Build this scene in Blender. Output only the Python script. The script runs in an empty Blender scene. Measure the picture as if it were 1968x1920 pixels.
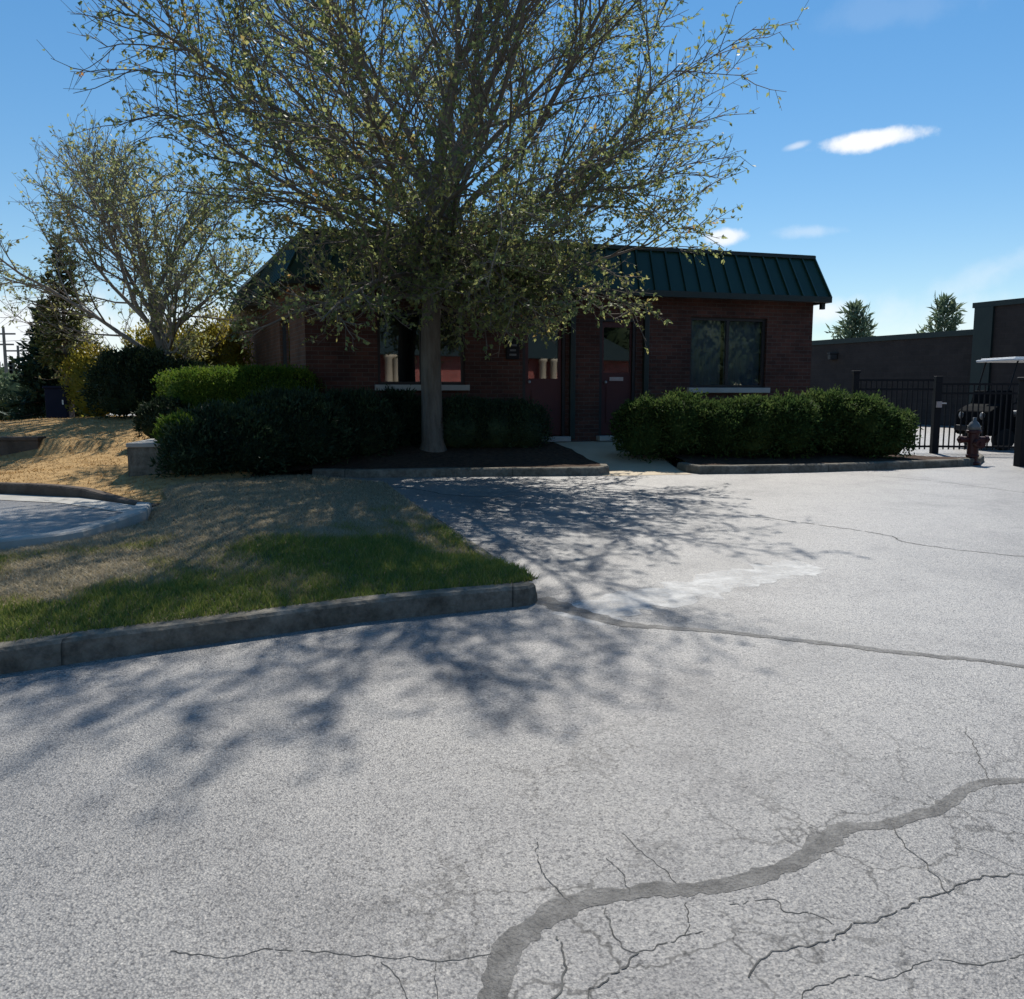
import bpy, bmesh, math, random
import numpy as np
from mathutils import Vector, Matrix, noise as mnoise

C = bpy.context.scene.collection
SC = bpy.context.scene
R = math.radians
rng = np.random.default_rng(7)

# ------------------------------------------------------------------ camera, sky, sun, exposure
F, CX, CY, HY, CAMZ = 1650.0, 984.0, 960.0, 755.0, 1.6
PITCH = math.atan((CY - HY) / F)
cam_d = bpy.data.cameras.new("camera"); cam = bpy.data.objects.new("camera", cam_d); C.objects.link(cam)
cam.location = (0, 0, CAMZ); cam.rotation_euler = (math.pi/2 - PITCH, 0, 0)
cam_d.sensor_width = 36; cam_d.sensor_fit = 'HORIZONTAL'; cam_d.lens = 36*F/1968
cam_d.clip_end = 6000; cam_d.clip_start = 0.05
SC.camera = cam

SUN_EL, SUN_AZ = 50.5, 11.0            # azimuth from +Y towards +X
SC.view_settings.view_transform = 'Standard'
SC.view_settings.look = 'None'
SC.view_settings.exposure = 0.30
SC.view_settings.gamma = 1
SKY_S = 0.112

w = bpy.data.worlds.new("World"); SC.world = w; w.use_nodes = True
nt = w.node_tree; nt.nodes.clear()
def N(t, typ, **kw):
    n = t.nodes.new(typ)
    for k, v in kw.items():
        if k == 'inp':
            for a, b in v.items():
                n.inputs[a].default_value = b
        else:
            setattr(n, k, v)
    return n
out = N(nt, 'ShaderNodeOutputWorld'); bg = N(nt, 'ShaderNodeBackground'); bg.inputs[1].default_value = SKY_S
sky = N(nt, 'ShaderNodeTexSky'); sky.sky_type = 'NISHITA'; sky.sun_disc = False
sky.sun_elevation = R(SUN_EL); sky.sun_rotation = R(SUN_AZ); sky.air_density = 1.0; sky.dust_density = 0.0; sky.ozone_density = 2.2
sky.altitude = 200

def pix_dir(px, py):
    u = (px - CX)/F; v = (CY - py)/F
    cp, sp = math.cos(PITCH), math.sin(PITCH)
    return Vector((u, cp + v*sp, -sp + v*cp))
def at(px, py, d):
    """pixel of the photograph -> world point whose y is d"""
    r = pix_dir(px, py); return Vector((0, 0, CAMZ)) + r*(d/r.y)
SL = 0.03
def gz(y):
    """height of the sloping parking lot"""
    if y < -10: return -0.3
    return min(SL*y, 0.39)
def gp(px, py, dz=0.0):
    r = pix_dir(px, py)
    t = (CAMZ - dz)/(SL*r.y - r.z)
    if t*r.y > 13 or t < 0:
        t = (CAMZ - dz - 0.39)/(-r.z)
    p = Vector((0, 0, CAMZ)) + r*t
    return p

# clouds: soft patches in the sky given by direction
tc = N(nt, 'ShaderNodeTexCoord')
nz = N(nt, 'ShaderNodeTexNoise', inp={'Scale': 16.0, 'Detail': 7.0, 'Roughness': 0.62})
nt.links.new(tc.outputs['Generated'], nz.inputs['Vector'])
nzo = N(nt, 'ShaderNodeMath', operation='SUBTRACT', inp={1: 0.5}); nt.links.new(nz.outputs['Fac'], nzo.inputs[0])
def cloud(px, py, a, b, amp, lo, hi, tilt=0.0, dens=1.0):
    c = pix_dir(px, py).normalized()
    rt = Vector((c.y, -c.x, 0)).normalized(); up = rt.cross(c).normalized()
    if tilt:
        rt, up = rt*math.cos(tilt) + up*math.sin(tilt), up*math.cos(tilt) - rt*math.sin(tilt)
    ax, by = a/F, b/F
    d = []
    for vec, s in ((rt, ax), (up, by)):
        n = N(nt, 'ShaderNodeVectorMath', operation='DOT_PRODUCT'); n.inputs[1].default_value = vec/s
        nt.links.new(tc.outputs['Generated'], n.inputs[0])
        sq = N(nt, 'ShaderNodeMath', operation='POWER', inp={1: 2.0})
        ab = N(nt, 'ShaderNodeMath', operation='ABSOLUTE'); nt.links.new(n.outputs['Value'], ab.inputs[0])
        nt.links.new(ab.outputs[0], sq.inputs[0]); d.append(sq)
    s = N(nt, 'ShaderNodeMath', operation='ADD'); nt.links.new(d[0].outputs[0], s.inputs[0]); nt.links.new(d[1].outputs[0], s.inputs[1])
    q = N(nt, 'ShaderNodeMath', operation='SQRT'); nt.links.new(s.outputs[0], q.inputs[0])
    m = N(nt, 'ShaderNodeMath', operation='MULTIPLY', inp={1: amp}); nt.links.new(nzo.outputs[0], m.inputs[0])
    e = N(nt, 'ShaderNodeMath', operation='ADD'); nt.links.new(q.outputs[0], e.inputs[0]); nt.links.new(m.outputs[0], e.inputs[1])
    mr = N(nt, 'ShaderNodeMapRange', interpolation_type='SMOOTHSTEP'); nt.links.new(e.outputs[0], mr.inputs[0])
    mr.inputs[1].default_value = lo; mr.inputs[2].default_value = hi; mr.inputs[3].default_value = dens; mr.inputs[4].default_value = 0.0
    # only the forward half of the sky
    fw = N(nt, 'ShaderNodeVectorMath', operation='DOT_PRODUCT'); fw.inputs[1].default_value = c
    nt.links.new(tc.outputs['Generated'], fw.inputs[0])
    g = N(nt, 'ShaderNodeMath', operation='GREATER_THAN', inp={1: 0.3}); nt.links.new(fw.outputs['Value'], g.inputs[0])
    o = N(nt, 'ShaderNodeMath', operation='MULTIPLY'); nt.links.new(mr.outputs[0], o.inputs[0]); nt.links.new(g.outputs[0], o.inputs[1])
    return o
cl = [cloud(1665, 270, 98, 19, 1.7, 0.5, 1.05, tilt=0.05),
      cloud(1532, 280, 24, 7, 1.6, 0.2, 1.2, tilt=0.2, dens=.5),
      cloud(1388, 455, 42, 17, 2.2, 0.4, 1.1, dens=.9),
      cloud(1580, 600, 60, 34, 2.2, 0.3, 1.2, dens=.8),
      cloud(40, 660, 190, 95, 1.6, 0.5, 1.25, dens=.9),
      cloud(420, 640, 260, 60, 2.2, 0.4, 1.3, dens=.6),
      cloud(1900, 620, 190, 50, 2.4, 0.2, 1.3, dens=.35),
      cloud(1910, 520, 120, 30, 2.6, 0.1, 1.2, tilt=.4, dens=.25),
      cloud(1700, 20, 150, 30, 2.6, 0.1, 1.2, dens=.07),
      cloud(1560, 445, 60, 12, 2.6, 0.1, 1.2, dens=.3)]
acc = cl[0]
for c_ in cl[1:]:
    m = N(nt, 'ShaderNodeMath', operation='MAXIMUM'); nt.links.new(acc.outputs[0], m.inputs[0]); nt.links.new(c_.outputs[0], m.inputs[1]); acc = m
mix = N(nt, 'ShaderNodeMix', data_type='RGBA'); nt.links.new(acc.outputs[0], mix.inputs[0])
hs = N(nt, 'ShaderNodeHueSaturation', inp={'Saturation': 1.48, 'Value': 1.33, 'Hue': 0.500})
gm = N(nt, 'ShaderNodeGamma', inp={'Gamma': 0.75}); nt.links.new(sky.outputs[0], gm.inputs[0]); nt.links.new(gm.outputs[0], hs.inputs['Color'])
nt.links.new(hs.outputs[0], mix.inputs[6]); mix.inputs[7].default_value = (7.2, 7.4, 7.7, 1)
nt.links.new(mix.outputs[2], bg.inputs[0]); nt.links.new(bg.outputs[0], out.inputs[0])

sd = bpy.data.lights.new("sun", 'SUN'); so = bpy.data.objects.new("sun", sd); C.objects.link(so)
sd.energy = 4.6; sd.angle = R(0.53); sd.color = (1.0, 0.95, 0.87)
sv = Vector((math.sin(R(SUN_AZ))*math.cos(R(SUN_EL)), math.cos(R(SUN_AZ))*math.cos(R(SUN_EL)), math.sin(R(SUN_EL))))
so.rotation_euler = sv.to_track_quat('Z', 'Y').to_euler(); so.location = (5, 30, 30)
try:
    SC.cycles.use_denoising = True
    SC.cycles.max_bounces = 8; SC.cycles.transparent_max_bounces = 16
    SC.cycles.filter_width = 1.5
except Exception: pass

# ------------------------------------------------------------------ materials
def mat(name, col=(.5, .5, .5), rough=.8, spec=.3, metal=0.0):
    m = bpy.data.materials.new(name); m.use_nodes = True
    p = m.node_tree.nodes['Principled BSDF']
    p.inputs['Base Color'].default_value = (*col, 1); p.inputs['Roughness'].default_value = rough
    p.inputs['Specular IOR Level'].default_value = spec; p.inputs['Metallic'].default_value = metal
    return m, m.node_tree, p
def ramp(t, src, stops):
    r = t.nodes.new('ShaderNodeValToRGB'); e = r.color_ramp.elements
    while len(e) < len(stops): e.new(0.5)
    for i, (pos, c) in enumerate(stops):
        e[i].position = pos; e[i].color = (*c, 1) if len(c) == 3 else c
    t.links.new(src, r.inputs[0]); return r
def noisy(name, c1, c2, scale=4.0, rough=.8, spec=.3, bump=0.0, bscale=40.0, detail=6.0, metal=0.0):
    m, t, p = mat(name, c1, rough, spec, metal)
    co = N(t, 'ShaderNodeTexCoord')
    n = N(t, 'ShaderNodeTexNoise', inp={'Scale': scale, 'Detail': detail, 'Roughness': .65}); t.links.new(co.outputs['Object'], n.inputs['Vector'])
    r = ramp(t, n.outputs['Fac'], [(.32, c1), (.68, c2)]); t.links.new(r.outputs[0], p.inputs['Base Color'])
    if bump:
        n2 = N(t, 'ShaderNodeTexNoise', inp={'Scale': bscale, 'Detail': 4.0}); t.links.new(co.outputs['Object'], n2.inputs['Vector'])
        b = N(t, 'ShaderNodeBump', inp={'Strength': bump, 'Distance': .02}); t.links.new(n2.outputs['Fac'], b.inputs['Height']); t.links.new(b.outputs[0], p.inputs['Normal'])
    return m
def leafmat(name, stops, trans=.35, rough=.55, spec=.25, clump=1.2, cl_amt=.5):
    """leaf colour from a per-leaf random value plus a slow clump noise"""
    m, t, p = mat(name, (.1, .2, .05), rough, spec)
    g = N(t, 'ShaderNodeNewGeometry'); co = N(t, 'ShaderNodeTexCoord')
    n = N(t, 'ShaderNodeTexNoise', inp={'Scale': clump, 'Detail': 2.0}); t.links.new(co.outputs['Object'], n.inputs['Vector'])
    mr = N(t, 'ShaderNodeMapRange', inp={1: .3, 2: .7}); t.links.new(n.outputs['Fac'], mr.inputs[0])
    mx = N(t, 'ShaderNodeMix', data_type='FLOAT', inp={0: cl_amt}); t.links.new(g.outputs['Random Per Island'], mx.inputs[2]); t.links.new(mr.outputs[0], mx.inputs[3])
    r = ramp(t, mx.outputs[0], stops); t.links.new(r.outputs[0], p.inputs['Base Color'])
    tr = N(t, 'ShaderNodeBsdfTranslucent'); t.links.new(r.outputs[0], tr.inputs['Color'])
    ms = N(t, 'ShaderNodeMixShader', inp={0: trans}); t.links.new(p.outputs[0], ms.inputs[1]); t.links.new(tr.outputs[0], ms.inputs[2])
    t.links.new(ms.outputs[0], t.nodes['Material Output'].inputs['Surface'])
    return m
def brickmat(name, a, b, mortar, bw=.21, bh=.072, dirt=.5):
    m, t, p = mat(name, a, .85, .2)
    uv = N(t, 'ShaderNodeUVMap')
    br = N(t, 'ShaderNodeTexBrick', inp={'Color1': (*a, 1), 'Color2': (*b, 1), 'Mortar': (*mortar, 1), 'Scale': 1.0, 'Mortar Size': .006, 'Mortar Smooth': .3, 'Bias': .0, 'Brick Width': bw, 'Row Height': bh})
    t.links.new(uv.outputs[0], br.inputs['Vector'])
    n = N(t, 'ShaderNodeTexNoise', inp={'Scale': 1.3, 'Detail': 7.0, 'Roughness': .7}); t.links.new(uv.outputs[0], n.inputs['Vector'])
    r = ramp(t, n.outputs['Fac'], [(.3, (1-dirt,)*3), (.7, (1.15, 1.1, 1.05))])
    mu = N(t, 'ShaderNodeMix', data_type='RGBA', blend_type='MULTIPLY', inp={0: 1.0}); t.links.new(br.outputs['Color'], mu.inputs[6]); t.links.new(r.outputs[0], mu.inputs[7])
    t.links.new(mu.outputs[2], p.inputs['Base Color'])
    bp = N(t, 'ShaderNodeBump', invert=True, inp={'Strength': .6, 'Distance': .01}); t.links.new(br.outputs['Fac'], bp.inputs['Height']); t.links.new(bp.outputs[0], p.inputs['Normal'])
    return m
M = {}
def asphalt(name, base, dark):
    m, t, p = mat(name, base, .47, .5)
    co = N(t, 'ShaderNodeTexCoord')
    L = t.links.new
    fine = N(t, 'ShaderNodeTexVoronoi', inp={'Scale': 125.0, 'Randomness': 1.0}); L(co.outputs['Object'], fine.inputs['Vector'])
    fr = ramp(t, fine.outputs['Distance'], [(.15, (1.15, 1.13, 1.1)), (.55, (.95, .95, .96)), (.9, (.45, .46, .48))])
    pits = N(t, 'ShaderNodeTexNoise', inp={'Scale': 80.0, 'Detail': 6.0, 'Roughness': .8}); L(co.outputs['Object'], pits.inputs['Vector'])
    pr = ramp(t, pits.outputs['Fac'], [(.34, (.16, .16, .17)), (.46, (.86, .86, .87)), (.56, (1.0, 1, 1)), (.68, (1.35, 1.32, 1.27))])
    big = N(t, 'ShaderNodeTexNoise', inp={'Scale': .55, 'Detail': 6.0, 'Roughness': .6, 'Distortion': .6}); L(co.outputs['Object'], big.inputs['Vector'])
    bb0 = ramp(t, big.outputs['Fac'], [(.22, dark), (.5, base), (.8, tuple(min(1, c*1.12) for c in base))])
    sta = N(t, 'ShaderNodeTexNoise', inp={'Scale': 1.9, 'Detail': 8.0, 'Roughness': .72}); L(co.outputs['Object'], sta.inputs['Vector'])
    st2 = ramp(t, sta.outputs['Fac'], [(.33, (.72, .72, .73)), (.5, (1, 1, 1)), (.7, (1.06, 1.05, 1.03))])
    bb = N(t, 'ShaderNodeMix', data_type='RGBA', blend_type='MULTIPLY', inp={0: 1.0}); L(bb0.outputs[0], bb.inputs[6]); L(st2.outputs[0], bb.inputs[7])
    m1 = N(t, 'ShaderNodeMix', data_type='RGBA', blend_type='MULTIPLY', inp={0: 1.0}); L(bb.outputs[2], m1.inputs[6]); L(fr.outputs[0], m1.inputs[7])
    m2 = N(t, 'ShaderNodeMix', data_type='RGBA', blend_type='MULTIPLY', inp={0: 1.0}); L(m1.outputs[2], m2.inputs[6]); L(pr.outputs[0], m2.inputs[7])
    # hairline crack network, broken up
    dn = N(t, 'ShaderNodeTexNoise', inp={'Scale': 3.5, 'Detail': 4.0, 'Roughness': .7}); L(co.outputs['Object'], dn.inputs['Vector'])
    ad = N(t, 'ShaderNodeMix', data_type='VECTOR', inp={0: .22}); L(co.outputs['Object'], ad.inputs[4]); L(dn.outputs['Color'], ad.inputs[5])
    cr = N(t, 'ShaderNodeTexVoronoi', feature='DISTANCE_TO_EDGE', inp={'Scale': 3.4}); L(ad.outputs[1], cr.inputs['Vector'])
    ck = N(t, 'ShaderNodeMapRange', inp={1: .005, 2: .024, 3: 1.0, 4: 0.0}); L(cr.outputs['Distance'], ck.inputs[0])
    mk = N(t, 'ShaderNodeTexNoise', inp={'Scale': .75, 'Detail': 3.0}); L(co.outputs['Object'], mk.inputs['Vector'])
    mm = N(t, 'ShaderNodeMapRange', inp={1: .36, 2: .50}); L(mk.outputs['Fac'], mm.inputs[0])
    sp = N(t, 'ShaderNodeSeparateXYZ'); L(co.outputs['Object'], sp.inputs[0])
    near = N(t, 'ShaderNodeMapRange', inp={1: 2.7, 2: 4.4, 3: 1.0, 4: 0.0}); L(sp.outputs['Y'], near.inputs[0])
    rt = N(t, 'ShaderNodeMapRange', inp={1: -.9, 2: .4}); L(sp.outputs['X'], rt.inputs[0])
    k1 = N(t, 'ShaderNodeMath', operation='MULTIPLY'); L(ck.outputs[0], k1.inputs[0]); L(mm.outputs[0], k1.inputs[1])
    k2 = N(t, 'ShaderNodeMath', operation='MULTIPLY'); L(k1.outputs[0], k2.inputs[0]); L(near.outputs[0], k2.inputs[1])
    k3 = N(t, 'ShaderNodeMath', operation='MULTIPLY'); L(k2.outputs[0], k3.inputs[0]); L(rt.outputs[0], k3.inputs[1])
    m3 = N(t, 'ShaderNodeMix', data_type='RGBA'); L(k3.outputs[0], m3.inputs[0]); L(m2.outputs[2], m3.inputs[6]); m3.inputs[7].default_value = (.035, .034, .033, 1)
    # single stones of the aggregate, each with its own tone
    stn = N(t, 'ShaderNodeTexVoronoi', inp={'Scale': 105.0}); L(co.outputs['Object'], stn.inputs['Vector'])
    sc_ = N(t, 'ShaderNodeSeparateColor'); L(stn.outputs['Color'], sc_.inputs[0])
    s1 = ramp(t, sc_.outputs[0], [(.0, (.58, .58, .59)), (.14, (.86, .86, .86)), (.45, (1.02, 1.01, .99)), (.88, (1.12, 1.10, 1.06)), (1.0, (1.32, 1.29, 1.23))])
    m4 = N(t, 'ShaderNodeMix', data_type='RGBA', blend_type='MULTIPLY', inp={0: 1.0}); L(m3.outputs[2], m4.inputs[6]); L(s1.outputs[0], m4.inputs[7])
    L(m4.outputs[2], p.inputs['Base Color'])
    s2 = N(t, 'ShaderNodeMath', operation='MULTIPLY', inp={1: .5}); L(s1.outputs[0], s2.inputs[0]); L(s2.outputs[0], p.inputs['Specular IOR Level'])
    sm = N(t, 'ShaderNodeMath', operation='ADD'); L(pits.outputs['Fac'], sm.inputs[0]); L(fine.outputs['Distance'], sm.inputs[1])
    bp = N(t, 'ShaderNodeBump', inp={'Strength': .5, 'Distance': .006}); L(sm.outputs[0], bp.inputs['Height']); L(bp.outputs[0], p.inputs['Normal'])
    return m
M['asphalt'] = asphalt('asphalt', (.262, .254, .242), (.15, .149, .147))
M['seal'] = noisy('crack_seal', (.055, .053, .05), (.19, .182, .168), 11, .6, .4, .5, 90)
_t = M['seal'].node_tree; _p = _t.nodes['Principled BSDF']; _co = N(_t, 'ShaderNodeTexCoord')
_n = N(_t, 'ShaderNodeTexNoise', inp={'Scale': 55.0, 'Detail': 6.0, 'Roughness': .8}); _t.links.new(_co.outputs['Object'], _n.inputs['Vector'])
_m = N(_t, 'ShaderNodeMapRange', inp={1: .36, 2: .52, 3: .25, 4: .95}); _t.links.new(_n.outputs['Fac'], _m.inputs[0]); _t.links.new(_m.outputs[0], _p.inputs['Alpha'])
M['crack'] = noisy('crack_and_shadow_dark', (.045, .045, .043), (.12, .118, .11), 12, .9, .2)
M['ground'] = noisy('dry_ground', (.16, .14, .09), (.10, .13, .05), 1.5, .95, .1, .5, 20)
M['concrete'] = noisy('weathered_concrete', (.34, .32, .28), (.46, .44, .40), 3, .85, .25, .3, 60)
M['oldconcrete'] = noisy('stained_concrete', (.12, .106, .08), (.235, .212, .17), 3.2, .9, .2, .5, 30)
M['kerbshade'] = noisy('shade_dark_kerb', (.06, .045, .035), (.12, .095, .075), 4, .9, .2, .5, 30)  # shade on the sunless kerb and wall faces put into the colour
M['path'] = noisy('path_concrete', (.46, .38, .27), (.56, .47, .34), 2.5, .85, .25, .3, 50)
M['mulch'] = noisy('dark_mulch', (.035, .022, .016), (.10, .065, .045), 14, .95, .1, 1.0, 45)
M['straw'] = noisy('straw_mulch', (.27, .17, .075), (.50, .33, .15), 6, .95, .1, 1.0, 35)
M['lawn'] = noisy('lawn_soil', (.10, .085, .05), (.22, .18, .12), 5, .95, .1, .6, 40)
M['paint'] = None
M['brick'] = brickmat('red_brown_brick', (.125, .055, .042), (.075, .036, .03), (.12, .10, .09))
M['brick2'] = brickmat('tan_brick', (.20, .092, .055), (.15, .07, .045), (.16, .14, .12))
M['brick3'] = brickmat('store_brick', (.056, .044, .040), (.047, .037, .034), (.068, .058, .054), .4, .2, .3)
M['brickred'] = brickmat('bright_red_brick', (.42, .12, .10), (.36, .09, .075), (.4, .33, .3))
M['roof'] = noisy('green_metal_roof', (.007, .03, .0145), (.011, .039, .020), 1.2, .45, .5)
M['darktrim'] = noisy('dark_green_trim', (.012, .022, .02), (.018, .03, .026), 3, .5, .4)
M['frame'] = noisy('dark_frame', (.02, .018, .018), (.03, .026, .025), 5, .5, .4)
M['door'] = noisy('maroon_door', (.085, .022, .02), (.065, .017, .017), 3, .5, .4)
M['sill'] = noisy('limestone_sill', (.36, .35, .33), (.44, .43, .40), 5, .8, .2)
M['interior'] = mat('interior_dark', (.02, .02, .022), .9, .1)[0]
M['curtain'] = noisy('grey_blue_curtain', (.26, .33, .42), (.36, .43, .52), 6, .9, .1)
M['blackmetal'] = noisy('black_painted_metal', (.009, .009, .011), (.014, .014, .016), 8, .6, .2)
M['bark'] = noisy('grey_bark', (.11, .09, .072), (.19, .165, .135), 9, .95, .15, 1.0, 28)
_t = M['bark'].node_tree; _co = _t.nodes['Texture Coordinate']; _mp = N(_t, 'ShaderNodeMapping'); _mp.inputs['Scale'].default_value = (1.6, 1.6, .28)
for _l in list(_t.links):
    if _l.from_node == _co:
        _to = _l.to_socket; _t.links.remove(_l); _t.links.new(_mp.outputs[0], _to)
_t.links.new(_co.outputs['Object'], _mp.inputs[0])
M['twig'] = noisy('dark_twig', (.15, .13, .108), (.23, .20, .17), 6, .9, .15)
M['paletwig'] = noisy('pale_twig', (.20, .175, .15), (.30, .27, .235), 6, .9, .15)
M['plaster'] = noisy('white_plaster', (.72, .70, .66), (.8, .78, .74), 2, .8, .2)
M['hydrant'] = noisy('dull_red_paint', (.04, .009, .01), (.06, .013, .012), 8, .5, .4)
M['hydcap'] = noisy('pale_paint_and_highlight', (.10, .10, .10), (.16, .16, .155), 8, .45, .4)
M['white'] = noisy('white_canopy', (.75, .75, .74), (.82, .82, .8), 4, .4, .4)
M['cart'] = noisy('dark_cart_body', (.005, .006, .007), (.008, .009, .010), 4, .85, .04)
M['rubber'] = noisy('rubber', (.012, .012, .012), (.02, .02, .02), 10, .9, .2)
M['steel'] = noisy('dull_steel', (.35, .35, .36), (.45, .45, .46), 8, .4, .5, metal=.7)
M['seatvinyl'] = noisy('grey_vinyl', (.12, .12, .125), (.16, .16, .165), 5, .5, .4)
M['polewood'] = noisy('pole_wood', (.13, .12, .11), (.18, .17, .155), 3, .9, .1)
M['navy'] = noisy('navy_steel', (.008, .009, .022), (.012, .013, .03), 4, .7, .2)
M['yellowgrey'] = noisy('grey_signal', (.05, .06, .06), (.07, .08, .08), 4, .6, .3)
M['leaf'] = leafmat('pear_leaf', [(.0, (.13, .18, .08)), (.42, (.24, .29, .11)), (.62, (.34, .36, .13)), (.82, (.43, .38, .13)), (.98, (.46, .22, .08))], .6, .5, .3, 1.0, .5)
M['leaf2'] = leafmat('thin_leaf', [(.0, (.18, .22, .11)), (.5, (.32, .35, .15)), (.85, (.44, .40, .15)), (1.0, (.46, .28, .1))], .6, .5, .3, .8, .5)
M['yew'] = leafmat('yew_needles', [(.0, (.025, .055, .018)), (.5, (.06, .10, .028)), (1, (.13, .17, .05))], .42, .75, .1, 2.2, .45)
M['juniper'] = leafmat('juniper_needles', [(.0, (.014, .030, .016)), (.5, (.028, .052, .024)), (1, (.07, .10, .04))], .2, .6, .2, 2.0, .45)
M['boxhedge'] = leafmat('clipped_leaf', [(.0, (.04, .09, .018)), (.5, (.085, .15, .02)), (1, (.22, .27, .03))], .45, .6, .15, 1.5, .35)
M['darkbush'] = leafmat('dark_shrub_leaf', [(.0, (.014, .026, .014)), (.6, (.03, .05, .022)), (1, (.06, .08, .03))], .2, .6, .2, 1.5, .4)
M['gold'] = leafmat('yellow_shrub_leaf', [(.0, (.13, .15, .025)), (.5, (.30, .27, .04)), (1, (.45, .32, .06))], .55, .55, .2, 1.2, .5)
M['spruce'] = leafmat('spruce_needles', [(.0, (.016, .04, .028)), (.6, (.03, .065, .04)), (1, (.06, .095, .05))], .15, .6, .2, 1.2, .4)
M['pine'] = leafmat('pine_needles', [(.0, (.09, .14, .09)), (.6, (.15, .20, .12)), (1, (.24, .28, .16))], .4, .6, .2, .8, .4)
M['olive'] = leafmat('olive_needles', [(.0, (.04, .06, .022)), (.5, (.085, .11, .035)), (1, (.17, .17, .06))], .3, .6, .2, 1.5, .4)
M['fartree'] = leafmat('far_leaf', [(.0, (.09, .13, .07)), (.6, (.14, .19, .1)), (1, (.22, .25, .14))], .3, .6, .2, .5, .5)
M['grass'] = None

# window glass: coated pane that reflects part of the light
m, t, p = mat('coated_glass', (.02, .02, .02), .02)
fr = N(t, 'ShaderNodeFresnel', inp={0: 1.5}); ad = N(t, 'ShaderNodeMath', operation='ADD', inp={1: .16}); t.links.new(fr.outputs[0], ad.inputs[0])
tb = N(t, 'ShaderNodeBsdfTransparent', inp={0: (.55, .6, .6, 1)}); gl = N(t, 'ShaderNodeBsdfGlossy', inp={'Roughness': .015, 'Color': (.95, .97, 1, 1)})
ms = N(t, 'ShaderNodeMixShader'); t.links.new(ad.outputs[0], ms.inputs[0]); t.links.new(tb.outputs[0], ms.inputs[1]); t.links.new(gl.outputs[0], ms.inputs[2])
t.links.new(ms.outputs[0], t.nodes['Material Output'].inputs['Surface']); M['glass'] = m
# worn paint: thin and broken
m, t, p = mat('worn_paint', (.6, .59, .56), .6, .4)
co = N(t, 'ShaderNodeTexCoord'); n = N(t, 'ShaderNodeTexNoise', inp={'Scale': 3.2, 'Detail': 9.0, 'Roughness': .8}); t.links.new(co.outputs['Object'], n.inputs['Vector'])
mr = N(t, 'ShaderNodeMapRange', inp={1: .33, 2: .60, 3: 0.05, 4: .75}); t.links.new(n.outputs['Fac'], mr.inputs[0]); t.links.new(mr.outputs[0], p.inputs['Alpha']); M['paint'] = m
# grass blades coloured by where they grow: green by the kerb, dry further back
m, t, p = mat('grass_blade', (.1, .2, .03), .6, .2)
g = N(t, 'ShaderNodeNewGeometry'); at_ = N(t, 'ShaderNodeAttribute', attribute_name='dry')
mx = N(t, 'ShaderNodeMath', operation='MULTIPLY', inp={1: .9}); t.links.new(g.outputs['Random Per Island'], mx.inputs[0])
sb = N(t, 'ShaderNodeMath', operation='SUBTRACT', inp={1: .42}); t.links.new(mx.outputs[0], sb.inputs[0])
sm = N(t, 'ShaderNodeMath', operation='ADD'); t.links.new(sb.outputs[0], sm.inputs[0]); t.links.new(at_.outputs['Fac'], sm.inputs[1])
r = ramp(t, sm.outputs[0], [(.0, (.14, .19, .04)), (.25, (.28, .29, .075)), (.5, (.31, .27, .12)), (.75, (.32, .26, .17)), (1, (.42, .36, .25))])
t.links.new(r.outputs[0], p.inputs['Base Color'])
tr = N(t, 'ShaderNodeBsdfTranslucent'); t.links.new(r.outputs[0], tr.inputs['Color'])
ms = N(t, 'ShaderNodeMixShader', inp={0: .35}); t.links.new(p.outputs[0], ms.inputs[1]); t.links.new(tr.outputs[0], ms.inputs[2])
t.links.new(ms.outputs[0], t.nodes['Material Output'].inputs['Surface']); M['grass'] = m

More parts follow.
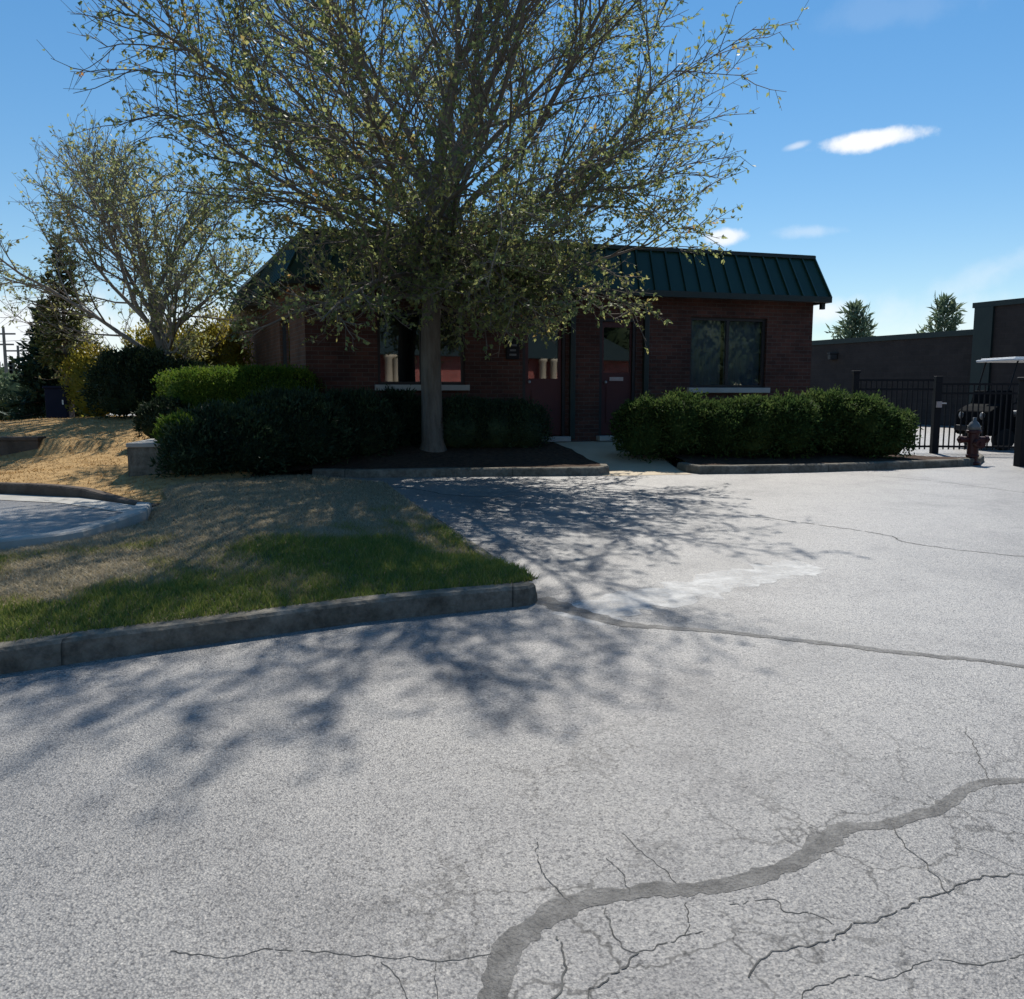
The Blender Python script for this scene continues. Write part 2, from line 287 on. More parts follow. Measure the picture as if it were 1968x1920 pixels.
# ------------------------------------------------------------------ mesh helpers
class MB:
    def __init__(s): s.v = []; s.f = []
    def add(s, vs, fs):
        k = len(s.v); s.v += [tuple(x) for x in vs]; s.f += [tuple(i + k for i in f) for f in fs]
    def box(s, c, size, rz=0.0, mtx=None):
        hx, hy, hz = (q/2 for q in size)
        vs = [Vector((x, y, z)) for z in (-hz, hz) for x, y in ((-hx, -hy), (hx, -hy), (hx, hy), (-hx, hy))]
        m = mtx if mtx is not None else Matrix.Rotation(rz, 3, 'Z')
        s.add([m @ v + Vector(c) for v in vs], [(3, 2, 1, 0), (4, 5, 6, 7), (0, 1, 5, 4), (1, 2, 6, 5), (2, 3, 7, 6), (3, 0, 4, 7)])
    def bar(s, a, b, w, h=None):
        a, b = Vector(a), Vector(b); d = b - a; L = d.length
        q = d.to_track_quat('X', 'Z').to_matrix()
        s.box((a + b)/2, (L, w, h or w), mtx=q)
    def prism(s, poly, z0, z1):
        n = len(poly)
        s.add([(x, y, z0) for x, y in poly] + [(x, y, z1) for x, y in poly],
              [tuple(range(n-1, -1, -1)), tuple(range(n, 2*n))] + [(i, (i+1) % n, n + (i+1) % n, n + i) for i in range(n)])
    def tube(s, pts, rad, sides=6, cap=True):
        pts = [Vector(q) for q in pts]; n = len(pts)
        rr = rad if hasattr(rad, '__len__') else [rad]*n
        vs = []; prev = None
        for i in range(n):
            d = (pts[min(i+1, n-1)] - pts[max(i-1, 0)]).normalized()
            if prev is None:
                a = d.orthogonal().normalized()
            else:
                a = (prev - d*prev.dot(d))
                a = a.normalized() if a.length > 1e-6 else d.orthogonal().normalized()
            prev = a; b = d.cross(a)
            for k in range(sides):
                t = 2*math.pi*k/sides
                vs.append(pts[i] + (a*math.cos(t) + b*math.sin(t))*rr[i])
        fs = [(i*sides + k, i*sides + (k+1) % sides, (i+1)*sides + (k+1) % sides, (i+1)*sides + k) for i in range(n-1) for k in range(sides)]
        if cap: fs += [tuple(range(sides-1, -1, -1)), tuple((n-1)*sides + k for k in range(sides))]
        s.add(vs, fs)
    def lathe(s, prof, c=(0, 0, 0), seg=20, axis='Z'):
        vs = []
        for r_, h in prof:
            for k in range(seg):
                t = 2*math.pi*k/seg; x, y = r_*math.cos(t), r_*math.sin(t)
                v = {'Z': (x, y, h), 'X': (h, x, y), 'Y': (y, h, x)}[axis]
                vs.append((v[0] + c[0], v[1] + c[1], v[2] + c[2]))
        n = len(prof)
        fs = [(i*seg + k, i*seg + (k+1) % seg, (i+1)*seg + (k+1) % seg, (i+1)*seg + k) for i in range(n-1) for k in range(seg)]
        fs += [tuple(range(seg-1, -1, -1)), tuple((n-1)*seg + k for k in range(seg))]
        s.add(vs, fs)
    def build(s, name, m, parent=None, smooth=False, bevel=0.0, fix=True):
        me = bpy.data.meshes.new(name); me.from_pydata(s.v, [], s.f); me.update()
        if fix:
            b = bmesh.new(); b.from_mesh(me); bmesh.ops.recalc_face_normals(b, faces=b.faces); b.to_mesh(me); b.free()
        uvmap(me)
        if m: me.materials.append(m)
        if smooth: me.polygons.foreach_set('use_smooth', [True]*len(me.polygons))
        o = bpy.data.objects.new(name, me); C.objects.link(o)
        if parent: o.parent = parent
        if bevel:
            bv = o.modifiers.new('bevel', 'BEVEL'); bv.width = bevel; bv.segments = 2; bv.limit_method = 'ANGLE'
        return o
def uvmap(me):
    uv = me.uv_layers.new(name='UVMap')
    for p in me.polygons:
        n = p.normal
        if abs(n.z) > .7: f = lambda c: (c.x, c.y)
        else:
            d = Vector((-n.y, n.x, 0)); d = d.normalized() if d.length > 1e-6 else Vector((1, 0, 0))
            f = lambda c, d=d: (c.dot(d), c.z)
        for li in p.loop_indices:
            uv.data[li].uv = f(me.vertices[me.loops[li].vertex_index].co)
def npmesh(name, V, Fq, m, parent=None, smooth=False, attr=None):
    """fast mesh from numpy arrays; faces all of one size"""
    me = bpy.data.meshes.new(name); k = Fq.shape[1]
    me.vertices.add(len(V)); me.vertices.foreach_set('co', V.astype(np.float32).ravel())
    me.loops.add(Fq.size); me.loops.foreach_set('vertex_index', Fq.astype(np.int32).ravel())
    me.polygons.add(len(Fq)); me.polygons.foreach_set('loop_start', np.arange(0, Fq.size, k, dtype=np.int32))
    try: me.polygons.foreach_set('loop_total', np.full(len(Fq), k, dtype=np.int32))
    except Exception: pass
    if smooth: me.polygons.foreach_set('use_smooth', np.ones(len(Fq), dtype=bool))
    if attr is not None:
        a = me.attributes.new(attr[0], 'FLOAT', 'POINT'); a.data.foreach_set('value', attr[1].astype(np.float32))
    me.update(calc_edges=True); me.validate()
    me.materials.append(m)
    o = bpy.data.objects.new(name, me); C.objects.link(o)
    if parent: o.parent = parent
    return o
def tag(o, label=None, cat=None, group=None, kind=None):
    if label: o['label'] = label
    if cat: o['category'] = cat
    if group: o['group'] = group
    if kind: o['kind'] = kind
    return o
def empty(name, loc, rz=0.0, label=None, cat=None, group=None):
    o = bpy.data.objects.new(name, None); C.objects.link(o); o.location = loc; o.rotation_euler = (0, 0, rz)
    o.empty_display_size = .2
    return tag(o, label, cat, group)
def copy_tree(o, parent=None):
    c = o.copy(); C.objects.link(c); c.parent = parent
    for ch in list(o.children): copy_tree(ch, c)
    return c
def loft(name, A, B, nu, nv, hfun, m, kind='structure', jitter=0.0):
    """sheet between polyline A (v=0) and polyline B (v=1); hfun(x,y,u,v) gives the height"""
    def res(P, n):
        P = [Vector((q[0], q[1])) for q in P]; L = [0]
        for a, b in zip(P, P[1:]): L.append(L[-1] + (b - a).length)
        o = []
        for i in range(n):
            t = L[-1]*i/(n-1); k = 0
            while k < len(P)-2 and L[k+1] < t: k += 1
            f = (t - L[k])/max(1e-9, L[k+1] - L[k]); o.append(P[k].lerp(P[k+1], f))
        return o
    a, b = res(A, nu), res(B, nu); V = []
    for j in range(nv):
        v = j/(nv-1)
        for i in range(nu):
            q = a[i].lerp(b[i], v); V.append((q.x, q.y, hfun(q.x, q.y, i/(nu-1), v)))
    Fq = [(j*nu + i, j*nu + i + 1, (j+1)*nu + i + 1, (j+1)*nu + i) for j in range(nv-1) for i in range(nu-1)]
    mb = MB(); mb.v = V; mb.f = Fq
    o = mb.build(name, m, smooth=True)
    if sum(p.normal.z for p in o.data.polygons) < 0: o.data.flip_normals()
    return tag(o, kind=kind)
def ns(x, y, s, z=0.0): return mnoise.noise(Vector((x*s, y*s, z)))
def sst(a, b, x):
    t = min(1, max(0, (x - a)/(b - a))); return t*t*(3 - 2*t)

# ------------------------------------------------------------------ ground, lot, driveway
mb = MB()
ys = [-3000, -60, -10, 0, 5, 13, 40, 120, 600, 4000]
xs = [-4000, -200, -40, 0, 40, 200, 4000]
for y in ys:
    for x in xs: mb.v.append((x, y, gz(y) - .06))
nx = len(xs)
mb.f = [(j*nx + i, j*nx + i + 1, (j+1)*nx + i + 1, (j+1)*nx + i) for j in range(len(ys)-1) for i in range(nx-1)]
tag(mb.build('ground', M['ground']), kind='structure')
mb = MB()
ys = [-40, -10] + [-10 + .5*i for i in range(1, 47)] + [14, 20, 30, 60]
xs = [-40, -20, -10, -5, 0, 5, 10, 20, 60]
for y in ys:
    for x in xs: mb.v.append((x, y, gz(y)))
nx = len(xs)
mb.f = [(j*nx + i, j*nx + i + 1, (j+1)*nx + i + 1, (j+1)*nx + i) for j in range(len(ys)-1) for i in range(nx-1)]
tag(mb.build('parking_lot', M['asphalt'], smooth=True), kind='structure')

def strip(pix, widths, lift, wob=0.0, sub=6, seed=1):
    """a ribbon lying on the lot, following photograph points"""
    rs = random.Random(seed)
    P = [gp(*q) for q in pix]; Q = []; W = []
    for i in range(len(P)-1):
        for k in range(sub):
            t = k/sub
            p0, p1, p2, p3 = P[max(i-1, 0)], P[i], P[i+1], P[min(i+2, len(P)-1)]
            Q.append(.5*((2*p1) + (p2 - p0)*t + (2*p0 - 5*p1 + 4*p2 - p3)*t*t + (3*p1 - p0 - 3*p2 + p3)*t**3)); W.append(widths[i]*(1-t) + widths[i+1]*t)
    Q.append(P[-1]); W.append(widths[-1]); vs = []; acc_ = 0.0
    for i, q in enumerate(Q):
        d = (Q[min(i+1, len(Q)-1)] - Q[max(i-1, 0)]); n = Vector((-d.y, d.x, 0)).normalized()
        acc_ += (q - Q[max(i-1, 0)]).length
        nz_ = lambda f, k: mnoise.noise(Vector((acc_*f, seed*7.3, k)))
        q = q + n*(wob*(2.2*nz_(5, 0) + 1.6*nz_(17, 1) + .8*nz_(41, 2)))
        for s_ in (-1, 1):
            e = q + n*s_*W[i]/2*max(.12, 1 + .55*nz_(9, 3 + s_) + .5*nz_(30, 6 + s_)); vs.append((e.x, e.y, gz(e.y) + lift))
    return vs, [(2*i, 2*i+1, 2*i+3, 2*i+2) for i in range(len(Q)-1)]
mb = MB()
mb.add(*strip([(945, 1960), (962, 1860), (1000, 1800), (1060, 1755), (1140, 1725), (1240, 1712), (1340, 1708), (1440, 1690), (1530, 1655), (1590, 1615), (1625, 1590), (1700, 1585), (1780, 1560), (1840, 1530), (1890, 1505), (1990, 1500)],
              [.085, .085, .085, .085, .08, .07, .07, .065, .07, .08, .07, .05, .06, .05, .045, .04], .0016, .006, 8, 3))
mb.add(*strip([(1036, 1150), (1095, 1172), (1190, 1198), (1300, 1208), (1420, 1218), (1560, 1234), (1680, 1248), (1800, 1262), (1900, 1272), (1990, 1285)],
              [.16, .17, .11, .07, .06, .06, .06, .055, .05, .05], .0030, .008, 8, 4))
tag(mb.build('crack_seal', M['seal'], smooth=True), kind='structure')
mb = MB()
cr = [([(1070, 1800), (1085, 1850), (1075, 1900), (1060, 1960)], .014), ([(1168, 1745), (1190, 1800), (1215, 1825), (1280, 1812), (1350, 1790)], .010),
      ([(1215, 1825), (1180, 1860), (1130, 1895), (1090, 1960)], .010), ([(1320, 1735), (1325, 1770), (1322, 1800)], .008),
      ([(1440, 1880), (1490, 1830), (1560, 1815), (1640, 1785), (1720, 1755), (1810, 1718), (1880, 1690), (1990, 1680)], .011),
      ([(1400, 1735), (1480, 1730), (1510, 1755), (1560, 1760), (1600, 1780)], .008), ([(1715, 1590), (1745, 1630), (1790, 1670), (1830, 1720)], .008),
      ([(1905, 1500), (1890, 1470), (1870, 1440), (1860, 1400)], .008), ([(1035, 1610), (1040, 1660), (1060, 1690), (1095, 1735)], .006),
      ([(1200, 1600), (1250, 1650), (1290, 1690), (1310, 1712)], .006), ([(1165, 1650), (1195, 1680), (1210, 1720)], .006),
      ([(330, 1826), (430, 1840), (540, 1828), (640, 1834), (740, 1842), (840, 1846), (960, 1830)], .007),
      ([(840, 1846), (835, 1880), (850, 1960)], .006), ([(730, 1850), (770, 1890), (800, 1960)], .006),
      ([(1440, 990), (1520, 1002), (1620, 1015), (1710, 1030), (1740, 1042), (1850, 1058), (1990, 1072)], .03),
      ([(1500, 1960), (1560, 1900), (1640, 1870), (1700, 1880), (1800, 1850), (1900, 1860), (1990, 1830)], .008),
      ([(740, 935), (800, 940), (860, 951), (930, 955), (960, 960)], .05), ([(1690, 915), (1800, 925), (1990, 950)], .03)]  # the last ribbon paints a dark strip of shadow on the lot
for i, (pp, wd) in enumerate(cr):
    vs, fs = strip(pp, [wd*.42]*len(pp), .0012 if i % 2 else .0022, min(.012, wd*1.2), 26, 20 + i)
    rk = random.Random(60 + i); mb.add(vs, [f for k, f in enumerate(fs) if mnoise.noise(Vector((k*.22, i*3.7, 0))) > -.42])
tag(mb.build('cracks_and_shadow_strip', M['crack']), kind='structure')
mb = MB(); mb.add(*strip([(1100, 1190), (1170, 1168), (1290, 1142), (1420, 1112), (1500, 1096), (1565, 1088)], [.30, .42, .45, .45, .42, .36], .0022, .01, 8, 9))
tag(mb.build('worn_parking_line', M['paint'], smooth=True), kind='structure')

for mn in ('oldconcrete',):
    t = M[mn].node_tree; p = t.nodes['Principled BSDF']; src = p.inputs['Base Color'].links[0].from_socket
    co = N(t, 'ShaderNodeTexCoord'); sx = N(t, 'ShaderNodeSeparateXYZ'); t.links.new(co.outputs['Object'], sx.inputs[0])
    a = N(t, 'ShaderNodeMath', operation='MULTIPLY', inp={1: .41}); t.links.new(sx.outputs['X'], a.inputs[0])
    f = N(t, 'ShaderNodeMath', operation='FRACT'); t.links.new(a.outputs[0], f.inputs[0])
    g = N(t, 'ShaderNodeMapRange', inp={1: .0, 2: .008, 3: .25, 4: 1.0}); t.links.new(f.outputs[0], g.inputs[0])
    st = N(t, 'ShaderNodeTexNoise', inp={'Scale': 14.0, 'Detail': 8.0, 'Roughness': .75}); t.links.new(co.outputs['Object'], st.inputs['Vector'])
    sr = N(t, 'ShaderNodeMapRange', inp={1: .35, 2: .6, 3: .55, 4: 1.1}); t.links.new(st.outputs['Fac'], sr.inputs[0])
    k = N(t, 'ShaderNodeMath', operation='MULTIPLY'); t.links.new(g.outputs[0], k.inputs[0]); t.links.new(sr.outputs[0], k.inputs[1])
    mu = N(t, 'ShaderNodeMix', data_type='RGBA', blend_type='MULTIPLY', inp={0: 1.0}); t.links.new(src, mu.inputs[6]); t.links.new(k.outputs[0], mu.inputs[7]); t.links.new(mu.outputs[2], p.inputs['Base Color'])
# kerbs: profile swept along a line on the ground
def kerb(name, pts, w, h, m, z=None, taper=None, parent=None):
    """pts (x,y) along the exposed face; the kerb lies to the left of the direction of travel"""
    P = [Vector((q[0], q[1])) for q in pts]; Q = []
    for a, b in zip(P, P[1:]):
        n = max(1, int((b - a).length/.35))
        Q += [a.lerp(b, k/n) for k in range(n)]
    Q.append(P[-1]); vs = []; n = len(Q)
    for i, q in enumerate(Q):
        d = Q[min(i+1, n-1)] - Q[max(i-1, 0)]; nn = Vector((-d.y, d.x)).normalized()
        hh = h*(taper(i/(n-1)) if taper else 1) + .008*ns(q.x, q.y, 1.5)
        zb = gz(q.y) if z is None else z
        for o_, zz in ((0, -.08), (0.006, .55*hh), (.012, hh - .018), (.03, hh), (w - .012, hh + .003), (w, hh - .012), (w, -.08)):
            e = q + nn*(o_ + .006*ns(q.x, q.y, 2.5, 3)); vs.append((e.x, e.y, zb + zz))
    k = 7
    fs = [(i*k + j, i*k + j + 1, (i+1)*k + j + 1, (i+1)*k + j) for i in range(n-1) for j in range(k-1)] + [tuple(range(k-1, -1, -1)), tuple((n-1)*k + j for j in range(k))]
    mb = MB(); mb.add(vs, fs)
    return tag(mb.build(name, m, parent), kind='structure')
K = lambda L, **kw: [tuple(gp(*q)[:2]) for q in L]
front = K([(1032, 1158), (1018, 1164), (960, 1170), (700, 1196), (340, 1247), (0, 1297), (-350, 1352), (-900, 1440)])[::-1]
kerb('lawn_kerb', front, .15, .135, M['oldconcrete'])
side = K([(1034, 1156), (1000, 1118), (930, 1062), (860, 1010), (795, 968), (740, 932)])
kerb('lawn_side_kerb', side, .12, .09, M['oldconcrete'], taper=lambda t: max(.1, 1 - t*1.6))
bed_l = K([(600, 917), (700, 919), (760, 918), (900, 916), (1050, 915), (1150, 914), (1172, 912)])
kerb('bed_kerb', bed_l + [(bed_l[-1][0] + .02, bed_l[-1][1] + .4)], .14, .12, M['oldconcrete'])
bed_r = K([(1318, 908), (1345, 911), (1450, 910), (1560, 908), (1680, 904), (1780, 900), (1850, 897), (1884, 893), (1892, 887), (1880, 880)])
kerb('bed_kerb', [(bed_r[0][0] - .05, bed_r[0][1] + .5)] + bed_r, .14, .12, M['oldconcrete'])
# driveway on the left: near kerb and far kerb
drv_n = [(-12, 6.0), (-6.5, 6.45)] + K([(0, 1068), (105, 1056), (163, 1046), (223, 1027), (285, 1004)]) + [(-3.95, 9.35)]
kerb('driveway_near_kerb', drv_n, .16, .13, M['concrete'])
drv_f = [(-4.15, 9.75), (-4.6, 10.05), (-5.3, 10.5)] + [(-6.4, 10.8), (-9, 10.95), (-20, 11.3)]
kerb('driveway_far_kerb', drv_f[::-1], .14, .14, M['kerbshade'], taper=lambda t: 1 - .85*sst(.90, 1, t))
gut = MB()
gv = []
for (x, y) in [(-4.15, 9.75), (-4.6, 10.05), (-5.3, 10.5), (-6.4, 10.8), (-9, 10.95), (-20, 11.3)]:
    gv += [(x, y - .02, gz(y) + .006), (x - .05, y - .42, gz(y - .42) + .006)]
gut.add(gv, [(2*i, 2*i+1, 2*i+3, 2*i+2) for i in range(5)]); tag(gut.build('gutter', M['concrete']), kind='structure')

# lawn island
lawn_front = [(x - .0, y + .13) for x, y in front]
lawn_back = [(-12, 5.97), (-6.5, 6.42)] + [(x + .0, y - .03) for x, y in drv_n[2:]] + [(-4.0, 9.9), (-4.35, 10.6), (-4.4, 11.6)] + K([(600, 921), (738, 930)])
def lawn_h(x, y, u, v):
    e = .118*(1 - v) + (.02 + .08*sst(.6, .8, u))*v
    rside = sst(.80, 1.0, u)*sst(.02, .25, v)
    h = gz(y) + e*(1 - .75*rside) + .07*math.sin(math.pi*min(1, v*.95))*(1 - sst(.75, 1, u)) + .03*ns(x, y, .9)*(1 - rside)
    return h
lawn = loft('lawn', lawn_front, lawn_back, 90, 46, lawn_h, M['lawn'])
def scatter_blades(name, src, n, hmin, hmax, wd, dryf, m, seed):
    r = np.random.default_rng(seed)
    me = src.data; co = np.empty(len(me.vertices)*3); me.vertices.foreach_get('co', co); co = co.reshape(-1, 3)
    fv = np.array([p.vertices[:] for p in me.polygons]); q = co[fv]
    ar = np.linalg.norm(np.cross(q[:, 1] - q[:, 0], q[:, 3] - q[:, 0]), axis=1)
    cen = q.mean(1); dist = np.linalg.norm(cen[:, :2], axis=1); wgt = ar/np.maximum(dist, 3)**1.1
    wgt[(cen[:, 0] < -.75*cen[:, 1] - .3)] *= .1
    f = r.choice(len(fv), n, p=wgt/wgt.sum()); a, b = r.random(n), r.random(n)
    P = (q[f, 0]*((1-a)*(1-b))[:, None] + q[f, 1]*(a*(1-b))[:, None] + q[f, 2]*(a*b)[:, None] + q[f, 3]*((1-a)*b)[:, None])
    dry = dryf(P, r)
    h = r.uniform(hmin, hmax, n)*(1 - .35*np.clip(dry, 0, 1)); ang = r.uniform(0, 2*np.pi, n); lean = r.uniform(.1, 1.0, n)*h*(1 + np.clip(dry, 0, 1))
    ax = np.stack([np.cos(ang), np.sin(ang), 0*ang], 1); la = r.uniform(0, 2*np.pi, n)
    tip = P + np.stack([np.cos(la)*lean, np.sin(la)*lean, h], 1)
    wv = ax*(wd*r.uniform(.6, 1.4, n))[:, None]
    V = np.stack([P - wv, P + wv, tip], 1).reshape(-1, 3); V[:, 2] -= .004
    return npmesh(name, V, np.arange(3*n).reshape(-1, 3), m, attr=('dry', np.repeat(dry, 3)))
def dry_lawn(P, r):
    x, y = P[:, 0], P[:, 1]
    fy = np.interp(x, [p[0] for p in front], [p[1] for p in front])      # kerb line
    d = y - fy
    nn = np.array([mnoise.noise(Vector((a*1.1, b*1.1, 0))) + .5*mnoise.noise(Vector((a*3.1, b*3.1, 5))) for a, b in zip(x, y)])
    rside = np.clip((x + 2.4)/2.2, 0, 1)
    return np.clip((d - .7)/1.9 - 1.1*rside + 1.6*nn, -.1, 1.0)
g_ = scatter_blades('grass', lawn, 150000, .018, .06, .0042, dry_lawn, M['grass'], 5)
tag(g_, kind='stuff')

# straw bank on the left
def bank_h(x, y, u=0, v=0):
    s = sst(10.6, 17.5, y)
    h = .49 + .62*s
    h = .40 + (h - .40)*sst(-24, -9.5, x - .35*(y - 11))
    if x < -6.0 and y < 14.05: h -= .26*sst(-5.4, -8.4, x)*sst(10.9, 13.4, y)
    h += .05*ns(x, y, .6) + .02*ns(x, y, 2.2)
    if y > 19: h = h*(1 - sst(19, 30, y)) + .40*sst(19, 30, y)
    return max(h, .395 if y > 13 else h)
bank_a = [(x, y + .13) for x, y in drv_f[::-1]] + [(-3.8, 10.3), (-3.6, 11.2)]
bank_b = [(-26, 34), (-14, 32), (-8, 30), (-4.2, 26)]
def bank_hh(x, y, u, v):
    h = bank_h(x, y)
    f = gz(y) + .02 + .115*(1 - sst(-6.6, -4.9, x))
    return f + (h - f)*sst(0, .02 + .07*sst(-7.5, -5, x), v)
bank = loft('straw_bank', bank_a, bank_b, 70, 80, bank_hh, M['straw'])
M['strawbits'] = leafmat('loose_straw', [(.0, (.20, .11, .045)), (.5, (.44, .26, .09)), (1, (.62, .44, .20))], .15, .8, .1, 1.6, .5)
tag(scatter_blades('straw', bank, 60000, .01, .05, .008, lambda P, r: np.ones(len(P)), M['strawbits'], 6), kind='stuff')
# raised ground behind the retaining wall, up to the building
def up_h(x, y, u, v): return .92 - .12*sst(-4.6, -2.5, x) + .02*ns(x, y, 2)
loft('raised_bed', [(-5.05, 11.75), (-3.9, 11.95)], [(-8.0, 24), (-3.9, 14.2)], 16, 20, up_h, M['mulch'])
def low_bed(x, y, u, v): return gz(y) + .11 + (.72 - gz(y) - .11)*sst(0, .85, v) + .025*ns(x, y, 3)
fac_L = Vector((-3.476, 14.64)); YAW = R(17.0)
fx, fy_ = Vector((math.cos(YAW), math.sin(YAW))), Vector((-math.sin(YAW), math.cos(YAW)))
def fac(t, d=0.0): q = fac_L + fx*t + fy_*d; return (q.x, q.y)
loft('mulch_bed', [(-4.55, 11.6)] + [(x, y + .13) for x, y in bed_l], [(-4.4, 13.9), fac(0), fac(4.25)], 50, 24, low_bed, M['mulch'])
def low_bed2(x, y, u, v): k = 1 - sst(5.2, 6.6, x); return gz(y) + .11 + k*(.72 - gz(y) - .11)*sst(0, .85, v) + .02*ns(x, y, 3)
loft('mulch_bed', [(x, y + .13) for x, y in bed_r[1:8]], [fac(6.05), fac(8.0), (7.7, 14.75)], 50, 20, low_bed2, M['mulch'])
def path_h(x, y, u, v): return gz(y) + .004 + (.70 - gz(y))*sst(.12, .9, v)*.97
path_a = K([(1160, 915), (1330, 912)])
loft('path', [(path_a[0][0], path_a[0][1]), (path_a[1][0], path_a[1][1])], [fac(4.2, -.02), fac(6.1, -.02)], 8, 30, path_h, M['path'])
# road beyond the bank
mb = MB(); mb.add([(-16, 22, .41), (-13, 30, .41), (-22, 75, .41), (-60, 75, .41), (-40, 22, .41)], [(0, 1, 2, 3, 4)])
tag(mb.build('road', M['concrete']), kind='structure')

# retaining walls
def wall_thing(name, label, a, b, th, z0, z1, m, mc=None):
    e = empty(name, (a[0], a[1], z0), math.atan2(b[1]-a[1], b[0]-a[0]), label, 'retaining wall'); L = math.hypot(b[0]-a[0], b[1]-a[1])
    w_ = MB(); w_.box((L/2, th/2, (z1-z0)/2 - .03), (L, th, z1 - z0 - .06)); w_.build('wall_face', m, e, bevel=.01)
    c_ = MB(); c_.box((L/2, th/2, z1 - z0 - .028), (L + .02, th + .03, .06)); c_.build('coping', mc or M['concrete'], e, bevel=.012)
    return e
wall_thing('retaining_wall', 'short grey concrete retaining wall beside the dark spreading juniper', (-5.16, 11.5), (-4.2, 11.62), 1.1, .42, .93, M['oldconcrete'])
wall_thing('retaining_wall', 'low dark retaining wall on the dry bank at the edge of the photo', (-13.0, 13.9), (-7.75, 14.05), .25, .45, .88, M['kerbshade'], M['kerbshade'])

# ------------------------------------------------------------------ main building
bld = empty('brick_building', (fac_L.x, fac_L.y, 0), YAW, 'low brown brick building with dark green metal mansard roof and two maroon doors', 'building')
Z0, ZE, ZT = .30, 3.45, 4.26
BW = 9.95
def facx(px):
    """distance along the facade where the photograph column px meets it"""
    u = (px - CX)/F
    return (u*fac_L.y - fac_L.x)/(fx.x - u*fx.y)
def openwall(L, z0, z1, ops, depth, o, dx, dn):
    """wall sheet with rectangular openings and reveals; o origin, dx along, dn inward"""
    b = MB(); X = sorted({0, L, *[q[0] for q in ops], *[q[1] for q in ops]}); Z = sorted({z0, z1, *[q[2] for q in ops], *[q[3] for q in ops]})
    P = lambda x, z, d=0: (o[0] + dx[0]*x + dn[0]*d, o[1] + dx[1]*x + dn[1]*d, z)
    for xa, xb in zip(X, X[1:]):
        for za, zb in zip(Z, Z[1:]):
            cx, cz = (xa + xb)/2, (za + zb)/2
            if any(a < cx < b_ and c < cz < d for a, b_, c, d in ops): continue
            b.add([P(xa, za), P(xb, za), P(xb, zb), P(xa, zb)], [(0, 1, 2, 3)])
    for a, b_, c, d in ops:
        for (x1, z1_), (x2, z2) in (((a, c), (b_, c)), ((b_, c), (b_, d)), ((b_, d), (a, d)), ((a, d), (a, c))):
            b.add([P(x1, z1_), P(x2, z2), P(x2, z2, depth), P(x1, z1_, depth)], [(3, 2, 1, 0)])
    return b
wl = (facx(729), facx(895), 1.74, 3.02); wr = (facx(1322), facx(1466), 1.70, 3.05)
d1 = (facx(1004), facx(1086), .80, 2.98); d2 = (facx(1150), facx(1219), .80, 2.98)
openwall(BW, Z0, ZE, [wl, d1, d2, wr], .14, (0, 0), (1, 0), (0, 1)).build('wall', M['brick'], bld, fix=False)
SW = Vector((-.1217, .9926)); SWL = 9.6
wside = (1.35, 2.75, 1.15, 2.95)
openwall(SWL, Z0, ZE, [(1.5, 2.6, .95, 2.98)], .12, (0, 0), SW, (SW.y, -SW.x)).build('side_wall', M['brick2'], bld, fix=False)
b = MB(); b.prism([(.15, .9), (BW, .9), (BW, 9), (SW.x*SWL + .15, SWL)], Z0, ZE); b.add([(BW, 0, Z0), (BW, 1, Z0), (BW, 1, ZE), (BW, 0, ZE)], [(0, 1, 2, 3)])
b.build('rear_wall', M['interior'], bld)
b = MB(); b.add([(BW + .001, 0, Z0), (BW + .001, 9, Z0), (BW + .001, 9, ZE), (BW + .001, 0, ZE)], [(0, 1, 2, 3)]); b.build('end_wall', M['brick'], bld, fix=False)

def window(x0, x1, z0, z1, mull, sill=True, o=(0, 0), dx=(1, 0), dn=(0, 1), curtain=False):
    P = lambda x, d, z: (o[0] + dx[0]*x + dn[0]*d, o[1] + dx[1]*x + dn[1]*d, z)
    f = MB(); fw = .055; rz = math.atan2(dx[1], dx[0]); dd = .085
    def piece(xa, xb, za, zb, d=dd, t=.06): f.box(P((xa+xb)/2, d, (za+zb)/2), (xb-xa, t, zb-za), rz)
    piece(x0, x0+fw, z0, z1); piece(x1-fw, x1, z0, z1); piece(x0+fw, x1-fw, z0, z0+fw); piece(x0+fw, x1-fw, z1-fw, z1)
    for mx_ in mull: piece(mx_ - .03, mx_ + .03, z0+fw, z1-fw, dd + .002)
    fr_ = f.build('window', M['frame'], bld)
    g = MB(); g.add([P(x0+.02, dd, z0+.02), P(x1-.02, dd, z0+.02), P(x1-.02, dd, z1-.02), P(x0+.02, dd, z1-.02)], [(0, 1, 2, 3)]); g.build('pane', M['glass'], fr_, fix=False)
    if sill:
        s_ = MB(); s_.box(P((x0+x1)/2, .0, z0 - .05), (x1-x0+.12, .2, .1), rz); s_.build('sill', M['sill'], fr_, bevel=.008)
    if curtain:
        c_ = MB(); n = 70; vs = []
        gap = (x0 + x1)/2 - .02
        for i in range(n+1):
            x = x0 + .03 + (x1 - x0 - .06)*i/n
            d = .24 + .035*math.sin(i*1.05) + .012*math.sin(i*2.3)
            vs += [P(x, d, z0 + .02), P(x, d, z1 - .05)]
        c_.add(vs, [(2*i, 2*i+2, 2*i+3, 2*i+1) for i in range(n) if not (33 <= i <= 36)]); c_.build('curtain', M['curtain'], fr_, smooth=True, fix=False)
    return fr_
window(*wl, [wl[0] + .78], True)
window(*wr, [(wr[0]+wr[1])/2], True, curtain=True)
window(1.5, 2.6, .95, 2.98, [], False, (0, 0), SW, (SW.y, -SW.x))
